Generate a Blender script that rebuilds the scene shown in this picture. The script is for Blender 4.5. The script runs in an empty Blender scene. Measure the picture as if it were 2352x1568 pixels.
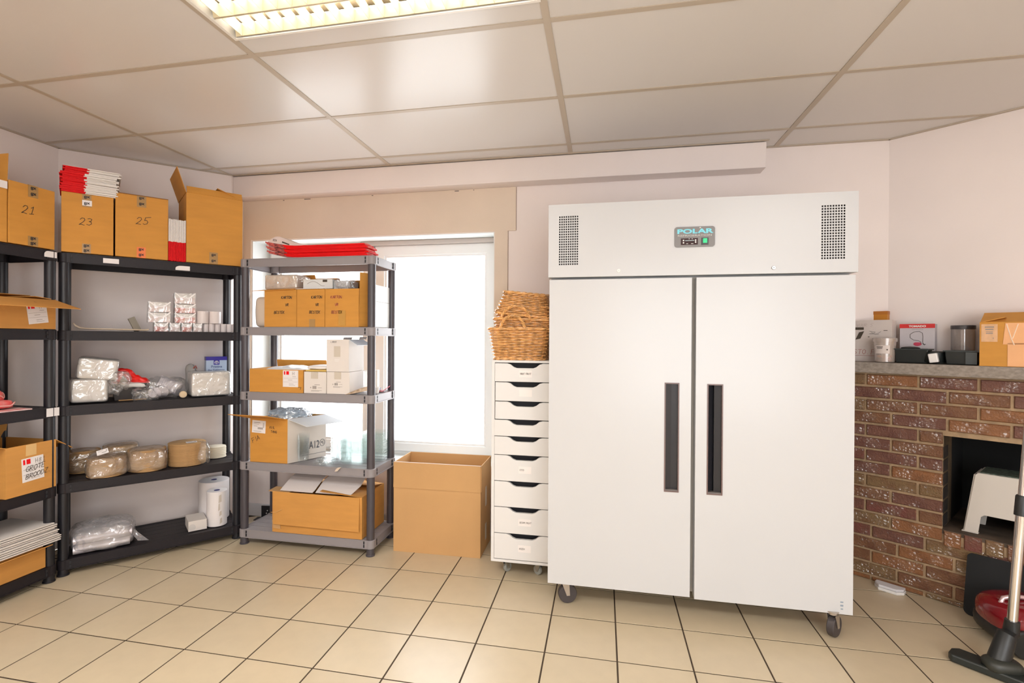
import bpy, math, random
from mathutils import Vector, Matrix, noise
random.seed(7)
R = math.radians
SC = bpy.context.scene
COL = SC.collection
# ------------------------------------------------------------------ camera, world, exposure
cd = bpy.data.cameras.new('camera'); cam = bpy.data.objects.new('camera', cd); COL.objects.link(cam)
SC.camera = cam
cd.sensor_width = 36; cd.lens = 1177.03/2352*36
cd.shift_x = 32.06/2352; cd.shift_y = -3.55/2352; cd.clip_start = .02
YAW, PITCH, ROLL = -.2040, -.00336, .00604
fw = Vector((math.sin(YAW)*math.cos(PITCH), math.cos(YAW)*math.cos(PITCH), math.sin(PITCH)))
rt = Vector((math.cos(YAW), -math.sin(YAW), 0)); up = rt.cross(fw)
rt, up = rt*math.cos(ROLL)+up*math.sin(ROLL), -rt*math.sin(ROLL)+up*math.cos(ROLL)
m = Matrix((rt, up, -fw)).transposed().to_4x4(); m.translation = Vector((2.610, -1.8496, 1.3107))
cam.matrix_world = m
w = bpy.data.worlds.new('overcast_sky'); SC.world = w; w.use_nodes = True
w.node_tree.nodes['Background'].inputs[0].default_value = (.95, .975, 1, 1)
w.node_tree.nodes['Background'].inputs[1].default_value = 6.0
SC.view_settings.view_transform = 'Standard'; SC.view_settings.look = 'None'
SC.view_settings.gamma = 1; SC.view_settings.use_curve_mapping = False
SC.view_settings.exposure = 0.40
SC.cycles.use_denoising = True; SC.cycles.use_adaptive_sampling = True; SC.cycles.adaptive_threshold = .025
SC.cycles.max_bounces = 8; SC.cycles.diffuse_bounces = 5; SC.cycles.glossy_bounces = 3
SC.cycles.transparent_max_bounces = 24; SC.cycles.transmission_bounces = 6
SC.cycles.caustics_reflective = False; SC.cycles.caustics_refractive = False
SC.cycles.sample_clamp_indirect = 6
TUBE = 34.0        # emission of the fluorescent tubes in the visible fitting
FILL_W = 25.0      # watts of each unseen fill fitting added behind the camera
CEIL = 2.456
# ------------------------------------------------------------------ materials
MATS = {}
def mat(name, col, rough=.6, metal=0, var=0, vscale=8, bump=0, bscale=60, spec=.5, emit=0, alpha=1, col2=None, stretch=None, coat=0, objvar=0, trans=0, bdet=3):
    if name in MATS: return MATS[name]
    M = bpy.data.materials.new(name); M.use_nodes = True; N = M.node_tree.nodes; L = M.node_tree.links
    b = N['Principled BSDF']; b.inputs['Roughness'].default_value = rough; b.inputs['Metallic'].default_value = metal
    b.inputs['Specular IOR Level'].default_value = spec
    c = (*col, 1); b.inputs['Base Color'].default_value = c
    if coat: b.inputs['Coat Weight'].default_value = coat; b.inputs['Coat Roughness'].default_value = .12
    if emit: b.inputs['Emission Color'].default_value = c; b.inputs['Emission Strength'].default_value = emit
    if trans: b.inputs['Transmission Weight'].default_value = trans
    b.inputs['Alpha'].default_value = alpha
    tc = None
    if var or bump:
        tc = N.new('ShaderNodeTexCoord'); mp = N.new('ShaderNodeMapping'); L.new(tc.outputs['Object'], mp.inputs[0])
        if stretch: mp.inputs['Scale'].default_value = stretch
    src = None
    if var:
        nz = N.new('ShaderNodeTexNoise'); nz.inputs['Scale'].default_value = vscale; nz.inputs['Detail'].default_value = 5
        L.new(mp.outputs[0], nz.inputs['Vector'])
        mx = N.new('ShaderNodeMix'); mx.data_type = 'RGBA'
        d = col2 if col2 else tuple(max(0, x*(1-var)) for x in col)
        mx.inputs[6].default_value = c; mx.inputs[7].default_value = (*d, 1)
        rp = N.new('ShaderNodeValToRGB'); rp.color_ramp.elements[0].position = .35; rp.color_ramp.elements[1].position = .68
        L.new(nz.outputs['Fac'], rp.inputs[0]); L.new(rp.outputs[0], mx.inputs[0])
        src = mx.outputs[2]; L.new(src, b.inputs['Base Color'])
    if objvar:
        oi = N.new('ShaderNodeObjectInfo'); hs = N.new('ShaderNodeHueSaturation')
        mr = N.new('ShaderNodeMapRange'); mr.inputs[3].default_value = 1-objvar; mr.inputs[4].default_value = 1+objvar
        L.new(oi.outputs['Random'], mr.inputs[0]); L.new(mr.outputs[0], hs.inputs['Value'])
        if src: L.new(src, hs.inputs['Color'])
        else: hs.inputs['Color'].default_value = c
        L.new(hs.outputs[0], b.inputs['Base Color'])
    if bump:
        nb = N.new('ShaderNodeTexNoise'); nb.inputs['Scale'].default_value = bscale; nb.inputs['Detail'].default_value = bdet
        L.new(mp.outputs[0], nb.inputs['Vector'])
        bp = N.new('ShaderNodeBump'); bp.inputs['Strength'].default_value = bump; bp.inputs['Distance'].default_value = .01
        L.new(nb.outputs['Fac'], bp.inputs['Height']); L.new(bp.outputs[0], b.inputs['Normal'])
    MATS[name] = M; return M
def film(name, col=(1, 1, 1), haze=.12, gloss=.1, rough=.15, tint=(1, 1, 1), edge=.35, wrinkle=0):
    if name in MATS: return MATS[name]
    M = bpy.data.materials.new(name); M.use_nodes = True; N = M.node_tree.nodes; L = M.node_tree.links
    N.remove(N['Principled BSDF']); out = N['Material Output']
    t = N.new('ShaderNodeBsdfTransparent'); t.inputs[0].default_value = (*tint, 1)
    g = N.new('ShaderNodeBsdfGlossy'); g.inputs['Roughness'].default_value = rough
    d = N.new('ShaderNodeBsdfDiffuse'); d.inputs[0].default_value = (*col, 1)
    lw = N.new('ShaderNodeLayerWeight'); lw.inputs[0].default_value = .35
    m1 = N.new('ShaderNodeMixShader'); m1.inputs[0].default_value = haze; L.new(t.outputs[0], m1.inputs[1]); L.new(d.outputs[0], m1.inputs[2])
    ma = N.new('ShaderNodeMath'); ma.operation = 'MULTIPLY_ADD'; L.new(lw.outputs['Facing'], ma.inputs[0]); ma.inputs[1].default_value = edge; ma.inputs[2].default_value = gloss
    m2 = N.new('ShaderNodeMixShader'); L.new(ma.outputs[0], m2.inputs[0]); L.new(m1.outputs[0], m2.inputs[1]); L.new(g.outputs[0], m2.inputs[2])
    L.new(m2.outputs[0], out.inputs[0])
    if wrinkle:
        tc = N.new('ShaderNodeTexCoord'); nz = N.new('ShaderNodeTexNoise'); nz.inputs['Scale'].default_value = 17; nz.inputs['Detail'].default_value = 1.5; nz.inputs['Distortion'].default_value = .8
        bp = N.new('ShaderNodeBump'); bp.inputs['Strength'].default_value = wrinkle; bp.inputs['Distance'].default_value = .03
        L.new(tc.outputs['Object'], nz.inputs['Vector']); L.new(nz.outputs['Fac'], bp.inputs['Height']); L.new(bp.outputs[0], g.inputs['Normal'])
    MATS[name] = M; return M
WALL = mat('painted_wall', (.83, .75, .72), .7, var=.05, vscale=1.5, bump=.05, bscale=180)
BOARD = mat('beige_board', (.72, .61, .50), .75, var=.06, vscale=3, bump=.05, bscale=120)
CEILP = mat('vinyl_ceiling_panel', (.64, .61, .585), .27, bump=.02, bscale=200, objvar=.02, spec=.3)
CEILB = mat('ceiling_bar', (.46, .39, .31), .45)
TILE = mat('cream_floor_tile', (.56, .465, .32), .30, var=.05, vscale=14, bump=.015, bscale=25, objvar=.035, spec=.5)
GROUT = mat('dark_grout', (.055, .035, .02), .9)
PVC = mat('white_pvc', (.80, .82, .83), .3)
REVEAL = mat('window_reveal_paint', (.76, .80, .80), .6)
BLIND = mat('blind_housing', (.50, .45, .42), .5)
GLASS = film('window_glass', haze=.01, gloss=.03, rough=.02)
FRIDGE = mat('white_enamel', (.56, .565, .575), .28, spec=.5, var=.015, vscale=2)
GASKET = mat('grey_gasket', (.45, .42, .37), .5)
DARK = mat('dark_cavity', (.02, .02, .025), .7)
BLKP = mat('black_plastic', (.010, .010, .014), .42, bump=.04, bscale=220)
BLKM = mat('black_shelf_plastic', (.015, .012, .015), .5, spec=.3, bump=.06, bscale=260)
GRYP = mat('grey_shelf_plastic', (.27, .25, .26), .45, bump=.05, bscale=260)
POST = mat('dark_grey_post', (.065, .058, .068), .35)
CARD = mat('corrugated_cardboard', (.60, .285, .065), .75, var=.10, vscale=5, bump=.05, bscale=40, stretch=(1, 1, 6))
CARD2 = mat('ochre_cardboard', (.60, .275, .045), .75, var=.10, vscale=5, bump=.05, bscale=40, stretch=(1, 1, 6))
CARD3 = mat('pale_cardboard', (.56, .325, .135), .78, var=.07, vscale=4, bump=.04, bscale=50)
CARDIN = mat('cardboard_inside', (.36, .20, .075), .85, var=.1)
WCARD = mat('white_cardboard', (.72, .67, .63), .7, var=.05, vscale=6)
WHITE = mat('white_paper', (.80, .77, .74), .7)
INK = mat('black_marker', (.06, .045, .03), .8)
INKR = mat('red_marker', (.35, .08, .06), .8)
INKG = mat('grey_print', (.28, .25, .23), .8)
TAPE = mat('brown_tape', (.36, .21, .07), .3)
TAPEC = mat('clear_tape', (.70, .46, .20), .22)
TAPEO = mat('orange_tape', (.75, .16, .02), .3)
RED = mat('red_print', (.80, .004, .008), .5, spec=.2, var=.15, vscale=10)
REDM = mat('red_film', (.75, .02, .02), .25, bump=.3, bscale=30)
PINK = mat('pink_red_print', (.70, .22, .20), .6, var=.6, vscale=30, col2=(.75, .05, .05))
STICK = mat('white_sticker', (.78, .75, .75), .5)
WHP = mat('white_plastic', (.80, .78, .76), .35)
STEEL = mat('zinc_steel', (.55, .54, .52), .3, metal=1)
CHROME = mat('chrome_steel', (.80, .78, .76), .12, metal=1)
RUBBER = mat('grey_rubber', (.055, .045, .045), .55)
GRUB = mat('light_grey_rubber', (.30, .30, .27), .5)
WICK = mat('orange_wicker', (.90, .47, .16), .34, var=.5, vscale=40, objvar=.04, coat=.2)
WICKD = mat('dark_wicker', (.50, .20, .04), .5)
BAGF = film('clear_bag_film', haze=.08, gloss=.13, rough=.10, wrinkle=.6)
BAGM = film('milky_bag_film', col=(.75, .73, .76), haze=.34, gloss=.16, rough=.15, wrinkle=.8)
CLEAR = film('clear_rigid_plastic', col=(.92, .98, 1), haze=.015, gloss=.03, rough=.08, tint=(.99, .997, .997), edge=.12)
TISSUE = mat('white_tissue', (.76, .72, .67), .9, var=.05, vscale=20)
KRAFT = mat('kraft_board_disc', (.50, .30, .13), .7, var=.12, vscale=30, objvar=.05)
KRAFT2 = mat('cream_board_disc', (.68, .62, .50), .7)
MANTEL = mat('weathered_grey_wood', (.34, .29, .245), .7, var=.35, vscale=9, stretch=(1.2, 9, 9), bump=.2, bscale=30)
MORTAR = mat('tan_mortar', (.42, .29, .17), .9, var=.25, vscale=20, bump=.3, bscale=90)
SOOT = mat('soot_black', (.006, .006, .006), .9)
SOOTB = mat('sooty_brick_floor', (.11, .075, .05), .8, var=.7, vscale=9)
def brick_mat(name, c1, c2):
    M = mat(name, c1, .5, var=.5, vscale=14, col2=c2, bump=.45, bscale=120, spec=.4, coat=.5)
    N = M.node_tree.nodes; L = M.node_tree.links; b = N['Principled BSDF']
    mp = [n for n in N if n.type == 'MAPPING'][0]
    n1 = N.new('ShaderNodeTexNoise'); n1.inputs['Scale'].default_value = 75; n1.inputs['Detail'].default_value = .3; L.new(mp.outputs[0], n1.inputs['Vector'])
    bp = N.new('ShaderNodeBump'); bp.inputs['Strength'].default_value = 1; bp.inputs['Distance'].default_value = .012; L.new(n1.outputs['Fac'], bp.inputs['Height'])
    n2 = N.new('ShaderNodeTexNoise'); n2.inputs['Scale'].default_value = 13; n2.inputs['Detail'].default_value = 2; L.new(mp.outputs[0], n2.inputs['Vector'])
    oi = N.new('ShaderNodeObjectInfo'); ad = N.new('ShaderNodeVectorMath'); ad.operation = 'ADD'; L.new(mp.outputs[0], ad.inputs[0]); L.new(oi.outputs['Location'], ad.inputs[1]); L.new(ad.outputs[0], n2.inputs['Vector'])
    rp = N.new('ShaderNodeValToRGB'); rp.color_ramp.elements[0].position = .50; rp.color_ramp.elements[1].position = .62; L.new(n2.outputs['Fac'], rp.inputs[0])
    L.new(rp.outputs[0], b.inputs['Coat Weight']); L.new(bp.outputs[0], b.inputs['Coat Normal'])
    b.inputs['Coat Roughness'].default_value = .08; b.inputs['Coat IOR'].default_value = 1.9
    return M
BRK = [brick_mat('brown_glazed_brick', (.20, .095, .045), (.12, .045, .025)), brick_mat('purple_brown_brick', (.17, .075, .050), (.11, .04, .03)),
       brick_mat('orange_brick', (.27, .115, .045), (.17, .07, .03)), brick_mat('olive_brown_brick', (.20, .125, .055), (.15, .07, .035)),
       brick_mat('dark_red_brick', (.17, .05, .04), (.13, .07, .04))]
# ------------------------------------------------------------------ mesh builder
class MB:
    def __init__(s): s.v = []; s.f = []; s.m = []; s.M = Matrix.Identity(4)
    def add(s, vs, fs, mi=0):
        o = len(s.v); s.v += [tuple(s.M @ Vector(v)) for v in vs]; s.f += [tuple(o+i for i in f) for f in fs]; s.m += [mi]*len(fs); return s
    def box(s, x0, x1, y0, y1, z0, z1, mi=0):
        return s.add([(x0, y0, z0), (x1, y0, z0), (x1, y1, z0), (x0, y1, z0), (x0, y0, z1), (x1, y0, z1), (x1, y1, z1), (x0, y1, z1)],
                     [(0, 3, 2, 1), (4, 5, 6, 7), (0, 1, 5, 4), (1, 2, 6, 5), (2, 3, 7, 6), (3, 0, 4, 7)], mi)
    def slab(s, p, u, v, th, mi=0):       # parallelogram p,u,v thickened along its normal
        p, u, v = Vector(p), Vector(u), Vector(v); n = u.cross(v).normalized()*th
        q = [p, p+u, p+u+v, p+v]; vs = q+[a+n for a in q]
        return s.add(vs, [(0, 3, 2, 1), (4, 5, 6, 7), (0, 1, 5, 4), (1, 2, 6, 5), (2, 3, 7, 6), (3, 0, 4, 7)], mi)
    def prism(s, poly, a0, a1, axis='z', mi=0):   # polygon extruded between a0 and a1 on the axis
        f = {'z': lambda p, a: (p[0], p[1], a), 'y': lambda p, a: (p[0], a, p[1]), 'x': lambda p, a: (a, p[0], p[1])}[axis]
        n = len(poly); vs = [f(p, a0) for p in poly]+[f(p, a1) for p in poly]
        fs = [tuple(range(n))[::-1], tuple(range(n, 2*n))]+[(i, (i+1) % n, n+(i+1) % n, n+i) for i in range(n)]
        return s.add(vs, fs, mi)
    def tube(s, path, r, n=8, closed=False, mi=0, caps=True):
        P = [Vector(p) for p in path]; k = len(P); vs = []; fs = []; prev = None
        for i, p in enumerate(P):
            a = P[(i-1) % k] if (closed or i > 0) else p; b = P[(i+1) % k] if (closed or i < k-1) else p
            t = (b-a); t = t.normalized() if t.length > 1e-9 else Vector((0, 0, 1))
            ref = prev if prev is not None else (Vector((0, 0, 1)) if abs(t.z) < .9 else Vector((1, 0, 0)))
            x = (ref - t*ref.dot(t)); x = x.normalized() if x.length > 1e-6 else t.orthogonal().normalized()
            prev = x; y = t.cross(x); rr = r[i] if isinstance(r, (list, tuple)) else r
            vs += [p+(x*math.cos(2*math.pi*j/n)+y*math.sin(2*math.pi*j/n))*rr for j in range(n)]
        for i in range(k if closed else k-1):
            a = i*n; b = ((i+1) % k)*n
            fs += [(a+j, a+(j+1) % n, b+(j+1) % n, b+j) for j in range(n)]
        if not closed and caps: fs += [tuple(range(n))[::-1], tuple((k-1)*n+j for j in range(n))]
        return s.add(vs, fs, mi)
    def lathe(s, prof, n=24, c=(0, 0, 0), axis='z', mi=0):
        vs = []; fs = []; c = Vector(c)
        for r, z in prof:
            for j in range(n):
                a = 2*math.pi*j/n; x, y = r*math.cos(a), r*math.sin(a)
                vs.append(c+Vector({'z': (x, y, z), 'y': (x, z, y), 'x': (z, x, y)}[axis]))
        for i in range(len(prof)-1): fs += [(i*n+j, i*n+(j+1) % n, (i+1)*n+(j+1) % n, (i+1)*n+j) for j in range(n)]
        k = len(prof)-1
        if prof[0][0] > 1e-6: fs.append(tuple(range(n))[::-1])
        if prof[k][0] > 1e-6: fs.append(tuple(k*n+j for j in range(n)))
        return s.add(vs, fs, mi)
    def plate(s, xs, zs, y0, y1, holes, mi=0):     # plate in XZ with rectangular holes, thickness y0..y1
        def solid(i, j): return 0 <= i < len(xs)-1 and 0 <= j < len(zs)-1 and (i, j) not in holes
        for i in range(len(xs)-1):
            for j in range(len(zs)-1):
                if not solid(i, j): continue
                x0, x1, z0, z1 = xs[i], xs[i+1], zs[j], zs[j+1]
                s.add([(x0, y0, z0), (x1, y0, z0), (x1, y0, z1), (x0, y0, z1), (x0, y1, z0), (x1, y1, z0), (x1, y1, z1), (x0, y1, z1)],
                      [(0, 1, 2, 3), (5, 4, 7, 6)] + ([(0, 3, 7, 4)] if not solid(i-1, j) else []) + ([(1, 5, 6, 2)] if not solid(i+1, j) else [])
                      + ([(0, 4, 5, 1)] if not solid(i, j-1) else []) + ([(3, 2, 6, 7)] if not solid(i, j+1) else []), mi)
        return s
    def blob(s, c, rad, pw=.6, amp=.01, fr=12, seed=0, nu=28, nv=16, mi=0, flat=True):
        c = Vector(c); vs = []; fs = []
        sp = lambda t: math.copysign(abs(t)**pw, t)
        for i in range(nv+1):
            ph = -math.pi/2+math.pi*i/nv
            for j in range(nu):
                th = 2*math.pi*j/nu
                p = Vector((rad[0]*sp(math.cos(ph))*sp(math.cos(th)), rad[1]*sp(math.cos(ph))*sp(math.sin(th)), rad[2]*sp(math.sin(ph))))
                d = noise.noise((c+p)*fr+Vector((seed*7.1, seed*3.3, seed)))+.5*noise.noise((c+p)*fr*2.7+Vector((seed, 5, 2)))
                q = c+p+p.normalized()*d*amp
                if flat: q.z = max(q.z, c.z-rad[2])
                vs.append(q)
        for i in range(nv): fs += [(i*nu+j, i*nu+(j+1) % nu, (i+1)*nu+(j+1) % nu, (i+1)*nu+j) for j in range(nu)]
        return s.add(vs, fs, mi)
    def mesh(s, name, mats, smooth=False):
        me = bpy.data.meshes.new(name); me.from_pydata(s.v, [], s.f)
        for mm in (mats if isinstance(mats, (list, tuple)) else [mats]): me.materials.append(mm)
        if any(s.m): me.polygons.foreach_set('material_index', s.m)
        if smooth:
            me.polygons.foreach_set('use_smooth', [True]*len(s.f))
            try: me.set_sharp_from_angle(angle=R(40))
            except Exception: pass
        me.validate(); me.update(); return me
    def build(s, name, mats, parent=None, smooth=False, bevel=0, label=None, kind=None):
        o = bpy.data.objects.new(name, s.mesh(name, mats, smooth)); COL.objects.link(o)
        if parent: o.parent = parent
        if bevel:
            b = o.modifiers.new('bevel', 'BEVEL'); b.width = bevel; b.segments = 2; b.limit_method = 'ANGLE'; b.angle_limit = R(40)
        if label: o['label'] = label
        if kind: o['kind'] = kind
        return o
def tag(o, label=None, cat=None, group=None, kind=None):
    if label: o['label'] = label
    if cat: o['category'] = cat
    if group: o['group'] = group
    if kind: o['kind'] = kind
    return o
def thing(name, label, cat, loc=(0, 0, 0), rz=0, group=None, rot=None):
    o = bpy.data.objects.new(name, None); COL.objects.link(o); o.empty_display_size = .05
    o.location = loc; o.rotation_euler = rot if rot else (0, 0, rz)
    return tag(o, label, cat, group)
def kids(o): return [c for c in o.children]
def dup(o, loc, rz=None, label=None, group=None):
    c = o.copy(); COL.objects.link(c); c.location = loc
    if rz is not None: c.rotation_euler = (0, 0, rz)
    if label: c['label'] = label
    if group: c['group'] = group
    for ch in kids(o):
        k = ch.copy(); COL.objects.link(k); k.parent = c
        for g in kids(ch):
            q = g.copy(); COL.objects.link(q); q.parent = k
    return c
def struct(o): o['kind'] = 'structure'; return o
def shared(name, me, parent, loc=(0, 0, 0), rot=(0, 0, 0), mat_=None):
    o = bpy.data.objects.new(name, me); COL.objects.link(o); o.parent = parent; o.location = loc; o.rotation_euler = rot
    return o
# ------------------------------------------------------------------ writing
GL = {'0': [[(1, 0), (3, 0), (4, 2), (4, 4), (3, 6), (1, 6), (0, 4), (0, 2), (1, 0)]], '1': [[(1, 4.6), (2.4, 6), (2.2, 0)], [(.8, 0), (3.6, .4)]],
 '2': [[(0, 4.6), (1, 6), (2.6, 6), (3.2, 4.6), (2.4, 2.6), (0, 0), (1, .4), (3.6, 0)]], '3': [[(.3, 5.4), (1.6, 6), (3, 5.4), (2.8, 3.8), (1.4, 3.2), (3, 2.8), (3.4, 1.2), (2, 0), (.2, .5)]],
 '5': [[(.8, 6), (.6, 3.6), (2, 3.9), (3.2, 2.6), (2.8, .8), (1.2, 0), (0, .6)], [(.8, 6), (4.6, 6.9)]], '8': [[(2, 3.2), (.6, 4.6), (2, 6), (3.4, 4.6), (2, 3.2), (.4, 1.6), (2, 0), (3.6, 1.6), (2, 3.2)]],
 'A': [[(0, 0), (2, 6), (4, 0)], [(.8, 2.2), (3.2, 2.2)]], 'B': [[(0, 0), (0, 6), (2.6, 5.8), (3, 4.4), (2, 3.2), (0, 3), (2.6, 2.8), (3.4, 1.4), (2.6, .1), (0, 0)]],
 'C': [[(3.6, 5), (2.4, 6), (.8, 5.4), (0, 3), (.8, .6), (2.4, 0), (3.6, 1)]], 'D': [[(0, 0), (0, 6), (2.4, 5.6), (3.6, 3), (2.4, .4), (0, 0)]],
 'E': [[(3.4, 6), (0, 6), (0, 0), (3.4, 0)], [(0, 3.1), (2.6, 3.1)]], 'F': [[(3.4, 6), (0, 6), (0, 0)], [(0, 3.1), (2.6, 3.1)]],
 'G': [[(3.6, 5), (2.4, 6), (.8, 5.4), (0, 3), (.8, .6), (2.4, 0), (3.6, 1), (3.6, 2.8), (2.2, 2.8)]], 'H': [[(0, 0), (0, 6)], [(3.4, 0), (3.4, 6)], [(0, 3), (3.4, 3)]],
 'I': [[(1.6, 0), (1.6, 6)]], 'K': [[(0, 0), (0, 6)], [(3.4, 6), (0, 2.8), (3.6, 0)]], 'L': [[(0, 6), (0, 0), (3.2, 0)]], 'M': [[(0, 0), (.4, 6), (2, 2), (3.6, 6), (4, 0)]],
 'N': [[(0, 0), (0, 6), (3.6, 0), (3.6, 6)]], 'O': [[(1.8, 0), (3.6, 1.6), (3.6, 4.4), (1.8, 6), (0, 4.4), (0, 1.6), (1.8, 0)]], 'P': [[(0, 0), (0, 6), (3, 5.6), (3, 3.4), (0, 3)]],
 'R': [[(0, 0), (0, 6), (3, 5.6), (3, 3.6), (0, 3), (3.6, 0)]], 'S': [[(3.4, 5.2), (2, 6), (.4, 5), (.8, 3.6), (3, 2.6), (3.4, 1.2), (2, 0), (0, .8)]],
 'T': [[(0, 6), (4, 6)], [(2, 6), (2, 0)]], 'U': [[(0, 6), (0, 1.4), (1.6, 0), (3.4, 1.4), (3.4, 6)]], 'V': [[(0, 6), (1.8, 0), (3.8, 6)]], 'X': [[(0, 0), (3.6, 6)], [(0, 6), (3.6, 0)]],
 'Z': [[(0, 6), (3.6, 6), (0, 0), (3.6, 0)]], '.': [[(1, 0), (1.4, .5)]], ' ': [], '4': [[(2.8, 0), (2.8, 6), (0, 2), (3.8, 2)]], 'W': [[(0, 6), (1, 0), (2, 4), (3, 0), (4, 6)]]}
def hand(parent, text, p, ux, uz, h, wd=.0022, mt=None, jit=.25, slant=.12, name='handwriting', adv=4.9, rs=3):
    """marker writing as thin raised ribbons on the plane (p, ux, uz)"""
    rnd = random.Random(rs); mb = MB(); ux = Vector(ux).normalized(); uz = Vector(uz).normalized(); n = ux.cross(uz); sc = h/6; x = 0; p = Vector(p)
    for ch in text:
        dy = rnd.uniform(-jit, jit)
        for st in GL.get(ch, []):
            pts = [p+ux*((a+x+slant*b+rnd.uniform(-jit, jit)*.3)*sc)+uz*((b+dy+rnd.uniform(-jit, jit)*.4)*sc)+n*.0012 for a, b in st]
            for a, b in zip(pts, pts[1:]):
                d = (b-a)
                if d.length < 1e-6: continue
                d.normalize(); q = n.cross(d)*wd/2; a2 = a-d*wd*.3; b2 = b+d*wd*.3
                mb.add([a2-q, b2-q, b2+q, a2+q], [(0, 1, 2, 3)])
        x += adv if ch != 'I' else 3.2
    return mb.build(name, mt or INK, parent)
def text(parent, body, p, ux, uz, h, mt, name='lettering', xs=1, off=0, align='CENTER', thick=.0004, font=None):
    cu = bpy.data.curves.new('t', 'FONT'); cu.body = body; cu.size = h*1.38; cu.align_x = align; cu.extrude = thick; cu.offset = off; cu.resolution_u = 3
    t = bpy.data.objects.new('t', cu); me = bpy.data.meshes.new_from_object(t); me.name = name
    me.materials.clear(); me.materials.append(mt)
    o = bpy.data.objects.new(name, me); COL.objects.link(o); o.parent = parent
    ux = Vector(ux).normalized(); uz = Vector(uz).normalized(); n = ux.cross(uz)
    M = Matrix((ux, uz, n)).transposed().to_4x4() @ Matrix.Diagonal((xs, 1, 1, 1)); M.translation = Vector(p)+n*(thick+.0006)
    me.transform(M); bpy.data.objects.remove(t); bpy.data.curves.remove(cu); return o
def sticker(parent, p, ux, uz, wd, h, name='paper_label', marks='std', mt=None):
    """printed paper label: card, red marks, rules; the scan code stays blank"""
    ux = Vector(ux).normalized(); uz = Vector(uz).normalized(); n = ux.cross(uz); p = Vector(p)
    mb = MB(); mb.slab(p+n*.0004, ux*wd, uz*h, .0006)
    def r(a, b, c, d, mi): mb.slab(p+n*.001+ux*a*wd+uz*b*h, ux*(c-a)*wd, uz*(d-b)*h, .0004, mi)
    if marks == 'std':
        r(.07, .74, .16, .95, 1); r(.22, .74, .40, .95, 1)
        r(.05, .52, .95, .53, 2); r(.05, .30, .95, .31, 2); r(.62, .62, .85, .64, 2); r(.34, .41, .62, .43, 2); r(.40, .17, .7, .19, 2); r(.40, .09, .8, .105, 2)
        r(.62, .72, .64, .92, 2); r(.72, .72, .74, .92, 2); r(.62, .80, .74, .82, 2)
    elif marks == 'bar':
        r(.12, .80, .6, .84, 2); r(.12, .68, .5, .70, 2); r(.12, .52, .4, .55, 2)
        for i in range(9): r(.42+i*.045, .30, .42+i*.045+.02*(1+i % 2), .46, 2)
        for i in range(9): r(.80, .45+i*.045, .9, .45+i*.045+.02, 2)
        r(.12, .12, .7, .15, 2)
    return mb.build(name, [mt or STICK, RED, INKG], parent)
def barprint(parent, p, ux, uz, wd, h):
    ux = Vector(ux).normalized(); uz = Vector(uz).normalized(); n = ux.cross(uz); p = Vector(p); mb = MB()
    def r(a, b, c, d): mb.slab(p+n*.0006+ux*a*wd+uz*b*h, ux*(c-a)*wd, uz*(d-b)*h, .0003)
    for i in range(7): r(.2+i*.045, .35, .2+i*.045+.02*(1+(i*3) % 2), .75)
    r(.35, .88, .75, .94); r(.1, .12, .9, .16); r(.6, .5, .9, .54); r(.04, .45, .1, .6); r(.1, .02, .7, .06)
    return mb.build('printed_code', INKG, parent)
# ------------------------------------------------------------------ room shell
YB = 1.475; FY = -3.7; XR = 5.4
TD = Vector((.7809, -.6247, 0)); ND = Vector((.6247, .7809, 0))      # along / into the diagonal right wall
CR = Vector((4.20, YB, 0)); NW = ND.dot(CR); SW = TD.dot(CR)
def rp(s, n, z): v = TD*s+ND*n; return (v.x, v.y, z)
SR = (XR-ND.x*NW)/TD.x
YR = rp(SR, NW, 0)[1]
ROOM = [(-.67, FY), (XR, FY), (XR, YR), (CR.x, CR.y), (.005, YB), (.005, 1.342), (-.67, .68)]
CLIP = [((-1, 0), .67), ((0, -1), -FY), ((1, 0), XR), ((ND.x, ND.y), NW), ((0, 1), YB), ((-.7, .7141), .9545)]
def clip(poly, inset=0):
    for (a, b), d in CLIP:
        d -= inset; out = []
        for i in range(len(poly)):
            p, q = poly[i], poly[(i+1) % len(poly)]; fp = a*p[0]+b*p[1]-d; fq = a*q[0]+b*q[1]-d
            if fp <= 0: out.append(p)
            if fp*fq < 0: t = fp/(fp-fq); out.append((p[0]+t*(q[0]-p[0]), p[1]+t*(q[1]-p[1])))
        poly = out
        if len(poly) < 3: return []
    return poly
def area(p): return abs(sum(p[i][0]*p[(i+1) % len(p)][1]-p[(i+1) % len(p)][0]*p[i][1] for i in range(len(p))))/2
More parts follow.
